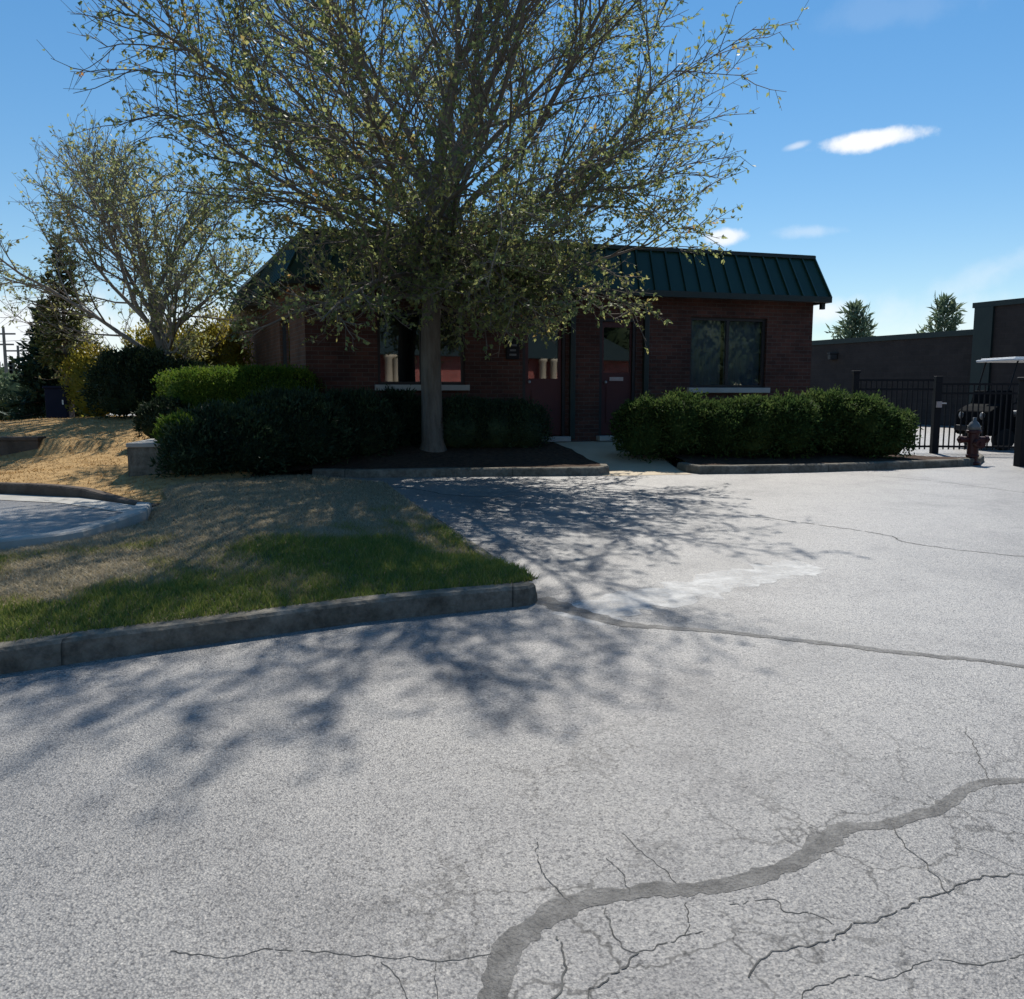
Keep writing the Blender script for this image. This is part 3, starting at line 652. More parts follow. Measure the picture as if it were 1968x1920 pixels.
def door(x0, x1, z0, z1, gx0, gx1, gz0, slot):
    f = MB(); fw = .06
    for xa, xb, za, zb in ((x0, x0+fw, z0, z1), (x1-fw, x1, z0, z1), (x0+fw, x1-fw, z1-fw, z1)): f.box(((xa+xb)/2, .07, (za+zb)/2), (xb-xa, .1, zb-za))
    fo = f.build('door_frame', M['frame'], bld)
    l = MB(); a, b_, zt = x0+fw+.004, x1-fw-.004, z1-fw-.004; y = .09; t = .05
    for xa, xb, za, zb in ((a, b_, z0+.01, gz0), (a, gx0, gz0, zt), (gx1, b_, gz0, zt), (gx0, gx1, zt-.1, zt)): l.box(((xa+xb)/2, y, (za+zb)/2), (xb-xa, t, zb-za))
    for q in (0,):                                      # raised lower panel
        l.box(((a+b_)/2, y - .03, z0 + (gz0-z0)*.5), ((b_-a)*.66, .02, (gz0-z0)*.6))
    do = l.build('door', M['door'], bld)
    g = MB(); g.add([(gx0, y, gz0), (gx1, y, gz0), (gx1, y, zt-.1), (gx0, y, zt-.1)], [(0, 1, 2, 3)]); g.build('pane', M['glass'], do, fix=False)
    h = MB(); h.tube([(a+.07, y-.03, z0+1.0), (a+.07, y-.075, z0+1.0)], .012, 10); h.lathe([(.0, -.03), (.022, -.028), (.028, -.01), (.02, .0)], (a+.07, y-.075, z0+1.0), 12, 'Y'); h.build('handle', M['steel'], do, smooth=True)
    if slot:
        s_ = MB(); s_.box(((x0+x1)/2, y-.03, gz0 - .12), (.28, .02, .07)); s_.box(((x0+x1)/2, y-.042, gz0 - .115), (.2, .012, .03)); s_.build('mail_slot', M['steel'], do)
    st = MB(); st.box(((x0+x1)/2, -.03, z0 - .045), (x1-x0+.1, .3, .09)); st.build('threshold', M['sill'], bld, bevel=.006)
door(*d1, d1[0]+.13, d1[1]-.12, 1.86, False); door(*d2, d2[0]+.11, d2[1]-.09, 1.98, True)
# recess filler behind the glass of the doors and windows
b = MB(); b.add([(.2, .6, Z0), (BW-.1, .6, Z0), (BW-.1, .6, ZE), (.2, .6, ZE)], [(0, 1, 2, 3)]); b.build('interior_partition', M['interior'], bld, fix=False)
# mansard roof with standing seams
OV = .32; SB = .40
ev = [Vector((-OV*1.05, -OV)), Vector((BW + .16, -OV)), Vector((BW + .16, 9.2)), Vector((SW.x*(SWL+.3) - OV, SWL + .3))]
tp = [Vector((-OV*1.05 + SB, -OV + SB)), Vector((BW + .02, -OV + SB)), Vector((BW + .02, 8.8)), Vector((SW.x*(SWL) - OV + SB, SWL - .1))]
b = MB()
for i in range(4):
    j = (i+1) % 4
    b.add([(*ev[i], ZE), (*ev[j], ZE), (*tp[j], ZT), (*tp[i], ZT)], [(0, 1, 2, 3)])
b.add([(*q, ZT) for q in tp], [(0, 1, 2, 3)]); b.add([(*q, ZE) for q in ev], [(3, 2, 1, 0)])
for i in (0, 3):                                        # seams of the two faces in view
    j = (i+1) % 4
    n = int((ev[j]-ev[i]).length/.31)
    nrm = (Vector((*ev[j], ZE)) - Vector((*ev[i], ZE))).cross(Vector((*tp[i], ZT)) - Vector((*ev[i], ZE))).normalized()
    for k in range(n+1):
        f0 = k/n; lo = Vector((*ev[i].lerp(ev[j], f0), ZE)); hi = Vector((*tp[i].lerp(tp[j], f0), ZT))
        b.bar(lo + nrm*.012, hi + nrm*.012, .035, .045)
roof = b.build('roof', M['roof'], bld)
b = MB()
for i in range(4):
    j = (i+1) % 4; b.bar((*tp[i], ZT + .02), (*tp[j], ZT + .02), .10, .07)
b.build('roof_cap', M['darktrim'], roof)
b = MB()
for i in (0, 1):
    j = (i+1) % 4; b.bar((*ev[i], ZE - .03), (*ev[j], ZE - .03), .07, .11)
b.box((BW + .12, -.12, ZE - .14), (.08, .08, .12)); b.build('gutter', M['darktrim'], bld)
for px in (1097, 1236):
    x = facx(px); b = MB(); b.box((x, -.05, (Z0 + ZE)/2 + .2), (.10, .08, ZE - Z0 - .5)); b.bar((x, -.05, ZE - .06), (x, -.30, ZE - .04), .08)
    b.build('downspout', M['darktrim'], bld, bevel=.01)
x = facx(984); pl = MB(); pl.box((x, -.03, 2.38), (.24, .05, .36)); po = pl.build('plaque', M['blackmetal'], bld, bevel=.008)
b = MB()
for dz, ww in ((.07, .15), (-.02, .11), (-.1, .13)): b.box((x, -.058, 2.38 + dz), (ww, .006, .035))
b.build('lettering', M['hydcap'], po)

# ------------------------------------------------------------------ store building on the right
def store():
    a = at(1884, 632, 31.0); b_ = at(1520, 658, 39.2); zt = a.z
    e = empty('store_building', (a.x, a.y, 0), 0, 'long dark single storey store wall with green coping beyond the fence', 'building')
    dx = (Vector(b_.xy) - Vector(a.xy)); L = dx.length + 2; dx.normalize(); nx_ = Vector((dx.y, -dx.x))    # outward
    if nx_.y > 0: nx_ = -nx_
    q = lambda s, d: (dx.x*s + nx_.x*d, dx.y*s + nx_.y*d)
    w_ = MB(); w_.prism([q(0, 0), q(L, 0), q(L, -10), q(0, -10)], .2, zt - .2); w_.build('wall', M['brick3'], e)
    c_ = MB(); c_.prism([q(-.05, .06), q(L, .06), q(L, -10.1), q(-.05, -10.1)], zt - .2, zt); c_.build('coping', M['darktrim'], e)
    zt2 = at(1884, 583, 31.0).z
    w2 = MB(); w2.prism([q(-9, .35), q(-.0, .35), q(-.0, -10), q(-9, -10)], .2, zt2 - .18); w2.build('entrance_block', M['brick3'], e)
    c2 = MB(); c2.prism([q(-9, .42), q(.06, .42), q(.06, -10.1), q(-9, -10.1)], zt2 - .18, zt2); c2.build('coping', M['darktrim'], e)
    pl_ = MB(); pl_.prism([q(-.75, .45), q(-.05, .45), q(-.05, .352), q(-.75, .352)], .2, zt2 - .185); pl_.build('pilaster', M['darktrim'], e)
    lp = Vector(q(6.6, .12)); lm = MB(); lm.box((lp.x, lp.y, zt - .75), (.3, .3, .22)); lm.box((lp.x, lp.y, zt - .6), (.36, .36, .06)); lm.build('wall_lamp', M['frame'], e, bevel=.02)
store()

# ------------------------------------------------------------------ fence, gate, posts
def picket_run(e, a, b_, h, z0, gap=.10, name='pickets'):
    a, b_ = Vector(a), Vector(b_); L = (b_ - a).length; d = (b_ - a)/L
    for zz in (h - .04, h - .22, .14):
        r_ = MB(); r_.bar((*a, zz), (*b_, zz), .035, .04); r_.build('rail', M['blackmetal'], e)
    p_ = MB(); n = int(L/gap)
    for i in range(1, n):
        q = a + d*(L*i/n); p_.box((q.x, q.y, h/2 + .03), (.022, .022, h - .1))
    p_.build(name, M['blackmetal'], e)
fp = at(1645, 720, 17.2); fg = at(1800, 733, 17.3); zf = gz(17)
fe = empty('metal_fence', (fp.x, fp.y, zf), 0, 'black metal picket fence rising behind the rounded yew shrub', 'fence')
picket_run(fe, (0, 0), (fg.x - fp.x - .06, fg.y - fp.y), 1.50, zf)
b = MB(); b.box((0, 0, .80), (.11, .11, 1.6)); b.box((0, 0, 1.62), (.14, .14, .05)); b.build('post', M['blackmetal'], fe, bevel=.006)
ge = empty('metal_gate', (fg.x, fg.y, zf), 0, 'black picket gate with a small latch in front of the golf cart', 'gate')
gl_ = at(1975, 733, 17.0)
picket_run(ge, (.1, 0), (gl_.x - fg.x - .05, gl_.y - fg.y), 1.42, zf)
b = MB(); b.box((.03, 0, .77), (.13, .13, 1.54)); b.build('gate_post', M['blackmetal'], ge, bevel=.006)
b = MB(); b.box((.03, -.09, .98), (.10, .05, .12)); b.tube([(.08, -.11, 1.0), (.17, -.11, 1.0)], .012, 8); b.build('latch', M['steel'], ge)
bp_ = at(1964, 905, 14.2)
be = empty('black_post', (bp_.x, bp_.y, gz(14) - .02), 0, 'thick black post cut off by the frame beside the golf cart', 'post')
b = MB(); b.box((0, 0, .72), (.2, .2, 1.44)); b.build('post_shaft', M['blackmetal'], be, bevel=.01)
b = MB(); b.box((0, 0, 1.46), (.25, .25, .05)); b.build('cap', M['blackmetal'], be, bevel=.01)

# ------------------------------------------------------------------ hydrant
hp = at(1868, 886, 14.5)
he = empty('fire_hydrant', (hp.x, hp.y, .40), 0, 'dark red fire hydrant with a highlight painted pale on its bonnet at the kerb end by the fence', 'hydrant')
S = .90
b = MB(); b.lathe([(.15*S, 0), (.15*S, .04), (.105*S, .05), (.10*S, .12), (.115*S, .13), (.115*S, .16), (.1*S, .17), (.1*S, .52), (.135*S, .53), (.135*S, .57), (.115*S, .58)], seg=24); b.build('barrel', M['hydrant'], he, smooth=False, bevel=.004)
b = MB(); b.lathe([(.118*S, .581), (.11*S, .64), (.075*S, .70), (.03*S, .735), (.03*S, .79), (.0, .79)], seg=24); b.build('bonnet', M['hydcap'], he, smooth=True)  # grey colour stands in for the highlight on the bonnet
for sx in (-1, 1):
    b = MB(); b.lathe([(.055*S, 0), (.055*S, .1), (.07*S, .1), (.07*S, .15), (.025, .15), (.025, .18)], seg=16, axis='X')
    if sx < 0: b.v = [(-x, y, z) for x, y, z in b.v]
    b.v = [(x + sx*.09, y, z + .42) for x, y, z in b.v]; b.build('outlet', M['hydrant'], he)
b = MB(); b.lathe([(.07*S, 0), (.07*S, -.1), (.09*S, -.1), (.09*S, -.16), (.03, -.16), (.03, -.19)], (0, -.09, .36), 16, 'Y'); b.build('pumper_outlet', M['hydrant'], he)

# ------------------------------------------------------------------ golf cart (faces left, half out of the frame)
cp = at(1862, 862, 18.7)
ce = empty('golf_cart', (cp.x, cp.y, gz(18)), R(6), 'black golf cart with a flat white canopy behind the picket gate', 'golf cart')
b = MB()
for sy in (-.55, .55):
    b.prism([(0, sy - .02), (2.3, sy - .02), (2.3, sy + .02), (0, sy + .02)], .32, .46)
b.prism([(.05, -.55), (2.35, -.55), (2.35, .55), (.05, .55)], .30, .40)
prof = [(.02, .40), (.0, .62), (.05, .82), (.20, .92), (.34, .97), (.40, 1.26), (.54, 1.26), (.62, .42)]
k = len(prof); vs = [(x, -.56, z) for x, z in prof] + [(x, .56, z) for x, z in prof]
b.add(vs, [tuple(range(k)), tuple(range(2*k-1, k-1, -1))] + [(i, i + k, (i+1) % k + k, (i+1) % k) for i in range(k)])
b.prism([(1.15, -.56), (2.35, -.56), (2.35, .56), (1.15, .56)], .401, .70)
b.prism([(1.75, -.56), (2.38, -.56), (2.38, .56), (1.75, .56)], .701, .92)
b.build('body', M['cart'], ce, bevel=.03)
b = MB(); b.prism([(.45, -.62), (2.35, -.62), (2.35, .62), (.45, .62)], 1.88, 1.93); b.prism([(.52, -.56), (2.28, -.56), (2.28, .56), (.52, .56)], 1.931, 1.96); b.build('canopy', M['white'], ce, bevel=.025)
for sy in (-.52, .52):
    for p_, q_ in (((.45, sy, 1.2), (.62, sy, 1.88)), ((2.2, sy, .9), (2.15, sy, 1.88))):
        b = MB(); b.tube([p_, q_], .018, 8); b.build('canopy_post', M['blackmetal'], ce)
b = MB(); b.prism([(1.18, -.5), (1.72, -.5), (1.72, .5), (1.18, .5)], .702, .82); b.build('seat', M['seatvinyl'], ce, bevel=.04)
b = MB(); b.box((1.74, 0, 1.1), (.12, 1.0, .42)); b.build('backrest', M['seatvinyl'], ce, bevel=.04)
b = MB(); cs = [(.98 + .1*math.cos(t)*.5, -.25 + .17*math.sin(t), 1.08 + .17*math.cos(t)*.8) for t in [2*math.pi*i/20 for i in range(21)]]; b.tube(cs, .014, 6, False); b.tube([(.98, -.25, 1.08), (.66, -.25, .9)], .018, 6); b.build('steering_wheel', M['rubber'], ce)
for sy in (-.36, .36):
    b = MB(); b.lathe([(.075, 0), (.08, -.03), (.06, -.045), (.0, -.05)], (.035, sy, .72), 14, 'X'); b.build('headlight', M['hydcap'], ce, smooth=True)
b = MB(); b.box((-.03, 0, .45), (.06, 1.0, .12)); b.build('bumper', M['blackmetal'], ce, bevel=.02)
for x in (.42, 1.95):
    for sy in (-.5, .5):
        b = MB(); b.lathe([(.12, -.09), (.21, -.09), (.23, -.06), (.23, .06), (.21, .09), (.12, .09)], (x, sy, .23), 24, 'Y'); wo = b.build('wheel', M['rubber'], ce)
        b = MB(); b.lathe([(.0, -.07), (.06, -.085), (.12, -.092), (.12, .092), (.0, .092)], (x, sy, .23), 18, 'Y'); b.build('rim', M['blackmetal'], wo)

# ------------------------------------------------------------------ foliage
def leaves_mesh(P, D, ln, wd, r, fold=.25):
    """one folded four-cornered leaf at each P, pointing along D"""
    n = len(P); D = D/np.linalg.norm(D, axis=1)[:, None]
    a = r.normal(size=(n, 3)); s = np.cross(D, a); s /= np.maximum(1e-6, np.linalg.norm(s, axis=1))[:, None]; nn = np.cross(s, D)
    ln = ln*r.uniform(.6, 1.25, n); wd = wd*r.uniform(.7, 1.2, n)
    mid = P + D*(ln*.45)[:, None]; up = nn*(wd*fold)[:, None]
    V = np.stack([P, mid + s*(wd/2)[:, None] + up, P + D*ln[:, None], mid - s*(wd/2)[:, None] + up], 1)
    return V.reshape(-1, 3), np.arange(4*n).reshape(-1, 4)
def lump(p, seed):
    r = np.random.default_rng(seed); o = np.zeros(len(p))
    for k in range(7):
        f = r.normal(size=3)*(1.5 + 1.1*k); o += np.sin(p @ f + r.uniform(0, 6.28))/(1 + .45*k)
    return o/3.2
def shrub_mesh(blobs, n, leaf, seed, up=.5, power=2.4, lumpy=.16, shell=.28, flat=0.0):
    """leaf cloud over several overlapping rounded blobs (cx,cy,cz,rx,ry,rz) with a solid dark inside"""
    r = np.random.default_rng(seed); PV, PD = [], []; V0, F0 = [], []
    tot = sum((b_[3]*b_[4] + b_[4]*b_[5] + b_[3]*b_[5]) for b_ in blobs); off = 0
    for i, (cx, cy, cz, rx, ry, rz) in enumerate(blobs):
        k = int(n*(rx*ry + ry*rz + rx*rz)/tot)
        d = r.normal(size=(k, 3)); d[:, 2] = np.where(d[:, 2] < -.75, -d[:, 2], d[:, 2]); d /= np.linalg.norm(d, axis=1)[:, None]
        q = np.abs(d)**power; s = (q.sum(1))**(-1/power)
        rad = s*(1 + lumpy*lump(d*2.2, seed + 31*i) + .5*lumpy*lump(d*6.5, seed + 7*i))*(1 - shell*r.random(k)**2.2 + .16*r.random(k)**7)
        p = d*rad[:, None]*np.array([rx, ry, rz]) + np.array([cx, cy, cz])
        dir_ = d*np.array([1/rx, 1/ry, 1/rz]); dir_ /= np.linalg.norm(dir_, axis=1)[:, None]
        dir_ = dir_*.7 + np.array([0, 0, up]) + r.normal(size=(k, 3))*.5
        PV.append(p); PD.append(dir_)
    P, D = np.concatenate(PV), np.concatenate(PD)
    V, Fq = leaves_mesh(P, D, leaf[0], leaf[1], r)
    # inside mass
    nu, nv = 18, 10
    for i, (cx, cy, cz, rx, ry, rz) in enumerate(blobs):
        d = np.array([[math.cos(2*math.pi*a/nu)*math.sin(math.pi*b_/nv), math.sin(2*math.pi*a/nu)*math.sin(math.pi*b_/nv), math.cos(math.pi*b_/nv)] for b_ in range(nv+1) for a in range(nu)])
        q = (np.abs(d)**power).sum(1)**(-1/power); rad = q*(1 + lumpy*lump(d*2.2, seed + 31*i))*.80
        v = d*rad[:, None]*np.array([rx, ry, rz]) + np.array([cx, cy, cz]); k = len(V)
        f = np.array([[b_*nu + a, b_*nu + (a+1) % nu, (b_+1)*nu + (a+1) % nu, (b_+1)*nu + a] for b_ in range(nv) for a in range(nu)]) + k
        V = np.concatenate([V, v]); Fq = np.concatenate([Fq, f])
    return V, Fq
def shrub(name, label, cat, blobs, n, leaf, m, seed, group=None, **kw):
    c = np.mean([b_[:3] for b_ in blobs], 0); base = (c[0], c[1], min(b_[2] - b_[5] for b_ in blobs))
    V, Fq = shrub_mesh(blobs, n, leaf, seed, **kw)
    o = npmesh(name, V - np.array(base), Fq, m); o.location = base
    return tag(o, label, cat, group)
# right hedge, following the kerb
hr = []
for px, h, ry in ((1255, .96, .42), (1325, 1.0, .5), (1400, .93, .5), (1470, .98, .52), (1545, 1.0, .52)):
    p = gp(px, 905); p = Vector((p.x, p.y + .95, 0)); hr.append((p.x, p.y, .55 + h/2 - .05, .48, ry, h/2 + .02))
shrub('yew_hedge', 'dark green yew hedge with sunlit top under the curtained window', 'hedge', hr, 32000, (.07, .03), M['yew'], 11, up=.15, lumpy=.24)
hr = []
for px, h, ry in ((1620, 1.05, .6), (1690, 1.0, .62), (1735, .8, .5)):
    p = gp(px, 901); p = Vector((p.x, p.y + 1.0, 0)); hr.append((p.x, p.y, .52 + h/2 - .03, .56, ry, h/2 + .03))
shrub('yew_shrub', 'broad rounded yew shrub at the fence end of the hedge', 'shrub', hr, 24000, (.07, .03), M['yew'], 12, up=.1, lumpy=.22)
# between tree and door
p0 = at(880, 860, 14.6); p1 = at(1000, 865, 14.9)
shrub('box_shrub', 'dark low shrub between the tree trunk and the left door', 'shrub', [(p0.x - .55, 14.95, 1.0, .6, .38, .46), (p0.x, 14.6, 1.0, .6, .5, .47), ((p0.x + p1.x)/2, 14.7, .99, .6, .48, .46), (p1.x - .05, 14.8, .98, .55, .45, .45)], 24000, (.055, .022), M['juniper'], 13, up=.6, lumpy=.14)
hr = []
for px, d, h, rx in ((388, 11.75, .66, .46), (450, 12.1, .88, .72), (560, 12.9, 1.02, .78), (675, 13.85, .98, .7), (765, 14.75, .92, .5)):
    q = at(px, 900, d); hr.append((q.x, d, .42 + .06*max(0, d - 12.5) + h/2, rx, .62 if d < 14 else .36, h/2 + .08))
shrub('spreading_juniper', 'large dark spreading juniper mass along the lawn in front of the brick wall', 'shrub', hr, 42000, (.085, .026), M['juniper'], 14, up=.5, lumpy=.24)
q = at(345, 822, 11.7)
shrub('juniper_sprig', 'pale grey green sprig poking over the end of the concrete wall', 'shrub', [(q.x, 11.7, q.z - .12, .28, .25, .26)], 1600, (.09, .026), M['boxhedge'], 15, up=.7, lumpy=.3)
a_, b_ = at(345, 760, 14.6), at(565, 760, 14.4)
shrub('clipped_hedge', 'flat topped clipped hedge glowing yellow green at one end', 'hedge', [(a_.x + .35, 14.7, 1.38, .62, .62, .56), ((a_.x + b_.x)/2, 14.7, 1.40, .9, .6, .56), (b_.x - .35, 14.5, 1.42, .7, .5, .56)], 30000, (.05, .026), M['boxhedge'], 16, up=.6, power=5.0, lumpy=.05, shell=.16)
q = at(315, 800, 14.0)
shrub('small_shrub', 'small rounded dark shrub at the foot of the clipped hedge', 'shrub', [(q.x, 14.0, 1.12, .42, .4, .34)], 4500, (.06, .025), M['darkbush'], 17, up=.6)
# big dark bush and yellow bushes near the second tree
q = at(258, 740, 17.5)
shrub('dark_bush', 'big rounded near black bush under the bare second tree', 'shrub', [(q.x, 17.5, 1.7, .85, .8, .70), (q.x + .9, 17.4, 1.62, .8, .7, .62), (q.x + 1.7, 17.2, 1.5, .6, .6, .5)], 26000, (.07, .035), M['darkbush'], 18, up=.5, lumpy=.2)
q = at(185, 700, 18.6)
shrub('yellow_bush', 'golden yellow bush behind the big dark bush', 'shrub', [(q.x, 18.6, 1.7, .6, .6, .75), (q.x + 1.3, 19.2, 2.1, .9, .7, .9)], 11000, (.08, .04), M['gold'], 19, up=.5, lumpy=.25, shell=.45)
q = at(420, 660, 20)
shrub('yellow_bush', 'tall yellow green bush against the side wall of the brick building', 'shrub', [(q.x, 20, 2.0, .75, .7, 1.2), (q.x - .5, 19.8, 1.7, .6, .7, .8)], 9000, (.08, .04), M['gold'], 20, up=.5, lumpy=.3, shell=.5)
q = at(40, 800, 23)
shrub('low_shrub', 'low dark shrub beside the far road at the edge of the photo', 'shrub', [(q.x, 23, .95, 1.0, .6, .5), (q.x + .9, 22.6, 1.1, .7, .6, .5)], 8000, (.09, .04), M['darkbush'], 21, up=.6, lumpy=.25)

# ------------------------------------------------------------------ deciduous trees
class TB:
    """collects tapered tubes quickly"""
    def __init__(s): s.V = []; s.F = []; s.n = 0
    def tube(s, pts, rad, sides):
        n = len(pts); pts = np.asarray(pts); d = np.empty_like(pts); d[1:-1] = pts[2:] - pts[:-2]; d[0] = pts[1] - pts[0]; d[-1] = pts[-1] - pts[-2]
        d /= np.maximum(1e-9, np.sqrt((d*d).sum(1)))[:, None]
        ref = np.array([1.0, 0, 0]) if abs(d[0, 0]) < .8 else np.array([0, 1.0, 0])
        a = np.cross(d, ref); a /= np.maximum(1e-9, np.sqrt((a*a).sum(1)))[:, None]; b = np.cross(d, a)
        t = np.arange(sides)*2*np.pi/sides; c, si = np.cos(t), np.sin(t)
        v = pts[:, None, :] + (a[:, None, :]*c[None, :, None] + b[:, None, :]*si[None, :, None])*np.asarray(rad)[:, None, None]
        s.V.append(v.reshape(-1, 3))
        i = np.arange(n-1)[:, None]*sides; k = np.arange(sides)[None, :]; k2 = (k+1) % sides
        s.F.append((np.stack([i + k, i + k2, i + sides + k2, i + sides + k], -1).reshape(-1, 4)) + s.n); s.n += n*sides
    def build(s, name, m, parent, smooth=True): return npmesh(name, np.concatenate(s.V), np.concatenate(s.F), m, parent, smooth)
def rot_about(v, ax, ang):
    return v*math.cos(ang) + np.cross(ax, v)*math.sin(ang) + ax*np.dot(ax, v)*(1 - math.cos(ang))
def unit(v): return v/max(1e-9, math.sqrt(float(v @ v)))
def grow(name, label, base, trunk, limbs, cen, rad, zmin, seed, mleaf, l2=2.7, l3=4.6, l4=4, leaf_n=3, leaf_sz=(.075, .042), dens=None, low_dense=0.0, r_trunk=.2, mtwig=None, group=None, twig_r=.0042, ymax=None):
    r = np.random.default_rng(seed); rd = random.Random(seed)
    base = np.array(base, float); cen = np.array(cen, float); rad = np.array(rad, float)
    e = empty(name, tuple(base), 0, label, 'tree', group)
    tb, tl, tw = TB(), TB(), TB(); LP, LD = [], []
    def env(p, d):
        a = (p - cen)/rad; b = d/rad; A = b @ b; B = 2*a @ b; Cc = a @ a - 1; disc = B*B - 4*A*Cc
        if disc < 0: return .25
        L = (-B + math.sqrt(disc))/(2*A)
        if d[2] < 0: L = min(L, (p[2] - zmin)/max(1e-3, -d[2]))
        if ymax is not None:
            k = 8
            while k and (p + d*L)[2] < 4.7 and ymax(p + d*L): L *= .8; k -= 1
        return max(.15, L)
    def path(p, d, L, n, up, wob):
        pts = [p]; dirs = [d]; st = L/n
        for i in range(n):
            d = unit(d + np.array([0, 0, up/n]) + r.normal(size=3)*wob); p = p + d*st
            pts.append(p); dirs.append(d)
        return pts, dirs
    def side(d, ang, bias=0.0):
        a = unit(np.cross(d, r.normal(size=3))); q = rot_about(d, a, ang); q[2] += bias; return unit(q)
    # trunk
    tp_ = [base + np.array(q, float) for q in trunk]; nT = len(tp_)
    zz = np.linspace(0, 1, nT); rr = r_trunk*(1 - .35*zz); rr[0] *= 1.35; rr[1] *= 1.05
    tb.tube([q - base for q in tp_], rr, 14)
    for (t0, phi, el, up, r0, sc) in limbs:
        f = t0*(nT-1); k = min(nT-2, int(f)); p = tp_[k] + (tp_[k+1] - tp_[k])*(f - k)
        d = np.array([math.cos(phi)*math.cos(el), math.sin(phi)*math.cos(el), math.sin(el)])
        L = env(p, d)*sc; n = max(7, int(L/.5))
        pts, dirs = path(p, d, L, n, up, .10); tt = np.linspace(0, 1, n+1); rl = r0*(1 - tt)**.8*.94 + .008
        tl.tube([q - base for q in pts], rl, 7)
        n2 = int(L*l2) + 3
        for i2 in range(n2):
            t2 = (.22 if el > .25 else .06) + (.78 if el > .25 else .94)*(i2 + rd.random())/n2; t2 = min(.985, t2); f = t2*n; k = min(n-1, int(f)); p2 = pts[k] + (pts[k+1] - pts[k])*(f - k)
            d2 = side(dirs[k], rd.uniform(.45, .95), .22 if el > .2 else .02)
            L2 = min(env(p2, d2), L*(.52 - .28*t2)*rd.uniform(.7, 1.25) + .35)
            if L2 < .3: L2 = .3
            m2 = max(4, int(L2/.35)); pt2, dr2 = path(p2, d2, L2, m2, .12, .10)
            rb = max(.006, min(.42*rl[k], .010 + .009*L2)); r2 = rb*(1 - np.linspace(0, 1, m2+1))**.8 + twig_r
            tl.tube([q - base for q in pt2], r2, 5)
            n3 = int(L2*l3) + 2
            for i3 in range(n3):
                t3 = min(.99, .12 + .88*(i3 + rd.random())/n3); f = t3*m2; k3 = min(m2-1, int(f)); p3 = pt2[k3] + (pt2[k3+1] - pt2[k3])*(f - k3)
                d3 = side(dr2[k3], rd.uniform(.4, .9), .1); L3 = rd.uniform(.3, .85)*min(1, .5 + L2*.4)
                pt3, dr3 = path(p3, d3, L3, 3, .12, .13)
                tw.tube([q - base for q in pt3], np.array([.0075, .006, .005, .003]) + .2*twig_r, 3)
                for i4 in range(l4):
                    t4 = (i4 + rd.random())/l4; f = t4*3; k4 = min(2, int(f)); p4 = pt3[k4] + (pt3[k4+1] - pt3[k4])*(f - k4)
                    d4 = side(dr3[k4], rd.uniform(.4, 1.0), .1); L4 = rd.uniform(.12, .36); q4 = p4 + d4*L4
                    tw.tube([p4 - base, q4 - base], [twig_r, twig_r*.6], 3)
                    dn = dens(p4) if dens else 1.0
                    for j in range(leaf_n):
                        if rd.random() < dn:
                            u_ = .25 + .75*rd.random(); LP.append(p4 + d4*L4*u_ - base); LD.append(d4*.5 + r.normal(size=3)*.75 + np.array([0, 0, -.35]))
    tb.build('trunk', M['bark'], e); tl.build('branches', mtwig or M['twig'], e); tw.build('twigs', mtwig or M['twig'], e)
    V, Fq = leaves_mesh(np.array(LP), np.array(LD), leaf_sz[0], leaf_sz[1], r)
    npmesh('crown', V, Fq, mleaf, e)
    print(name, 'leaves', len(LP), 'twig verts', tw.n)
    return e
tz = .66; tbx = at(832, 862, 14.2)
def dens_main(p):
    z = p[2]
    n = .8*mnoise.noise(Vector(p)*.8) + .8*mnoise.noise(Vector(p)*2.6)
    base = .60 + .58*min(1, max(0, (4.9 - z)/1.4))
    rr = math.hypot(p[0] - tbx.x, p[1] - 13.6)
    if z > 4.6: base *= .22 + .70*min(1, rr/3.4)
    return max(.08, base + .75*n)
limbs = []
rd = random.Random(4); nL = 24
for i in range(nL):
    q = i/(nL-1); el = R(8 + 62*q + rd.uniform(-6, 6)); phi = i*2.39996 + rd.uniform(-.3, .3)
    limbs.append((.66 + .34*rd.uniform(q*.7, .3 + q*.7), phi, el, .42 if q < .55 else .10, rd.uniform(.036, .052) + .014*q, rd.uniform(.86, 1.0)))
for i in range(14): limbs.append((.58 + .02*i, i*2.39996 + 1.1, R(rd.uniform(-2, 14)), .0, .042, rd.uniform(.85, 1.0)))
for i in range(12): limbs.append((.62 + .02*i, -1.57 + rd.uniform(-1.3, 1.3), R(rd.uniform(-14, 6)), -.15, .022, rd.uniform(.25, .6)))
grow('pear_tree', 'spreading pear tree with thinning olive leaves in front of the brick building', (tbx.x, 14.2, tz - .05),
     [(0, 0, 0), (0, 0, .18), (-.01, 0, .8), (-.02, 0, 1.6), (0, .02, 2.4), (.04, .03, 3.0), (.07, .02, 3.6), (.09, .0, 4.3)], limbs,
     (tbx.x + .22, 13.2, 5.85), (4.6, 4.0, 4.2), 2.72, 42, M['leaf'], dens=dens_main, r_trunk=.19, leaf_n=5, leaf_sz=(.078, .045), l2=2.25, l3=4.7, ymax=lambda q: q[1] > 14.1 + .3057*(q[0] + 3.476))
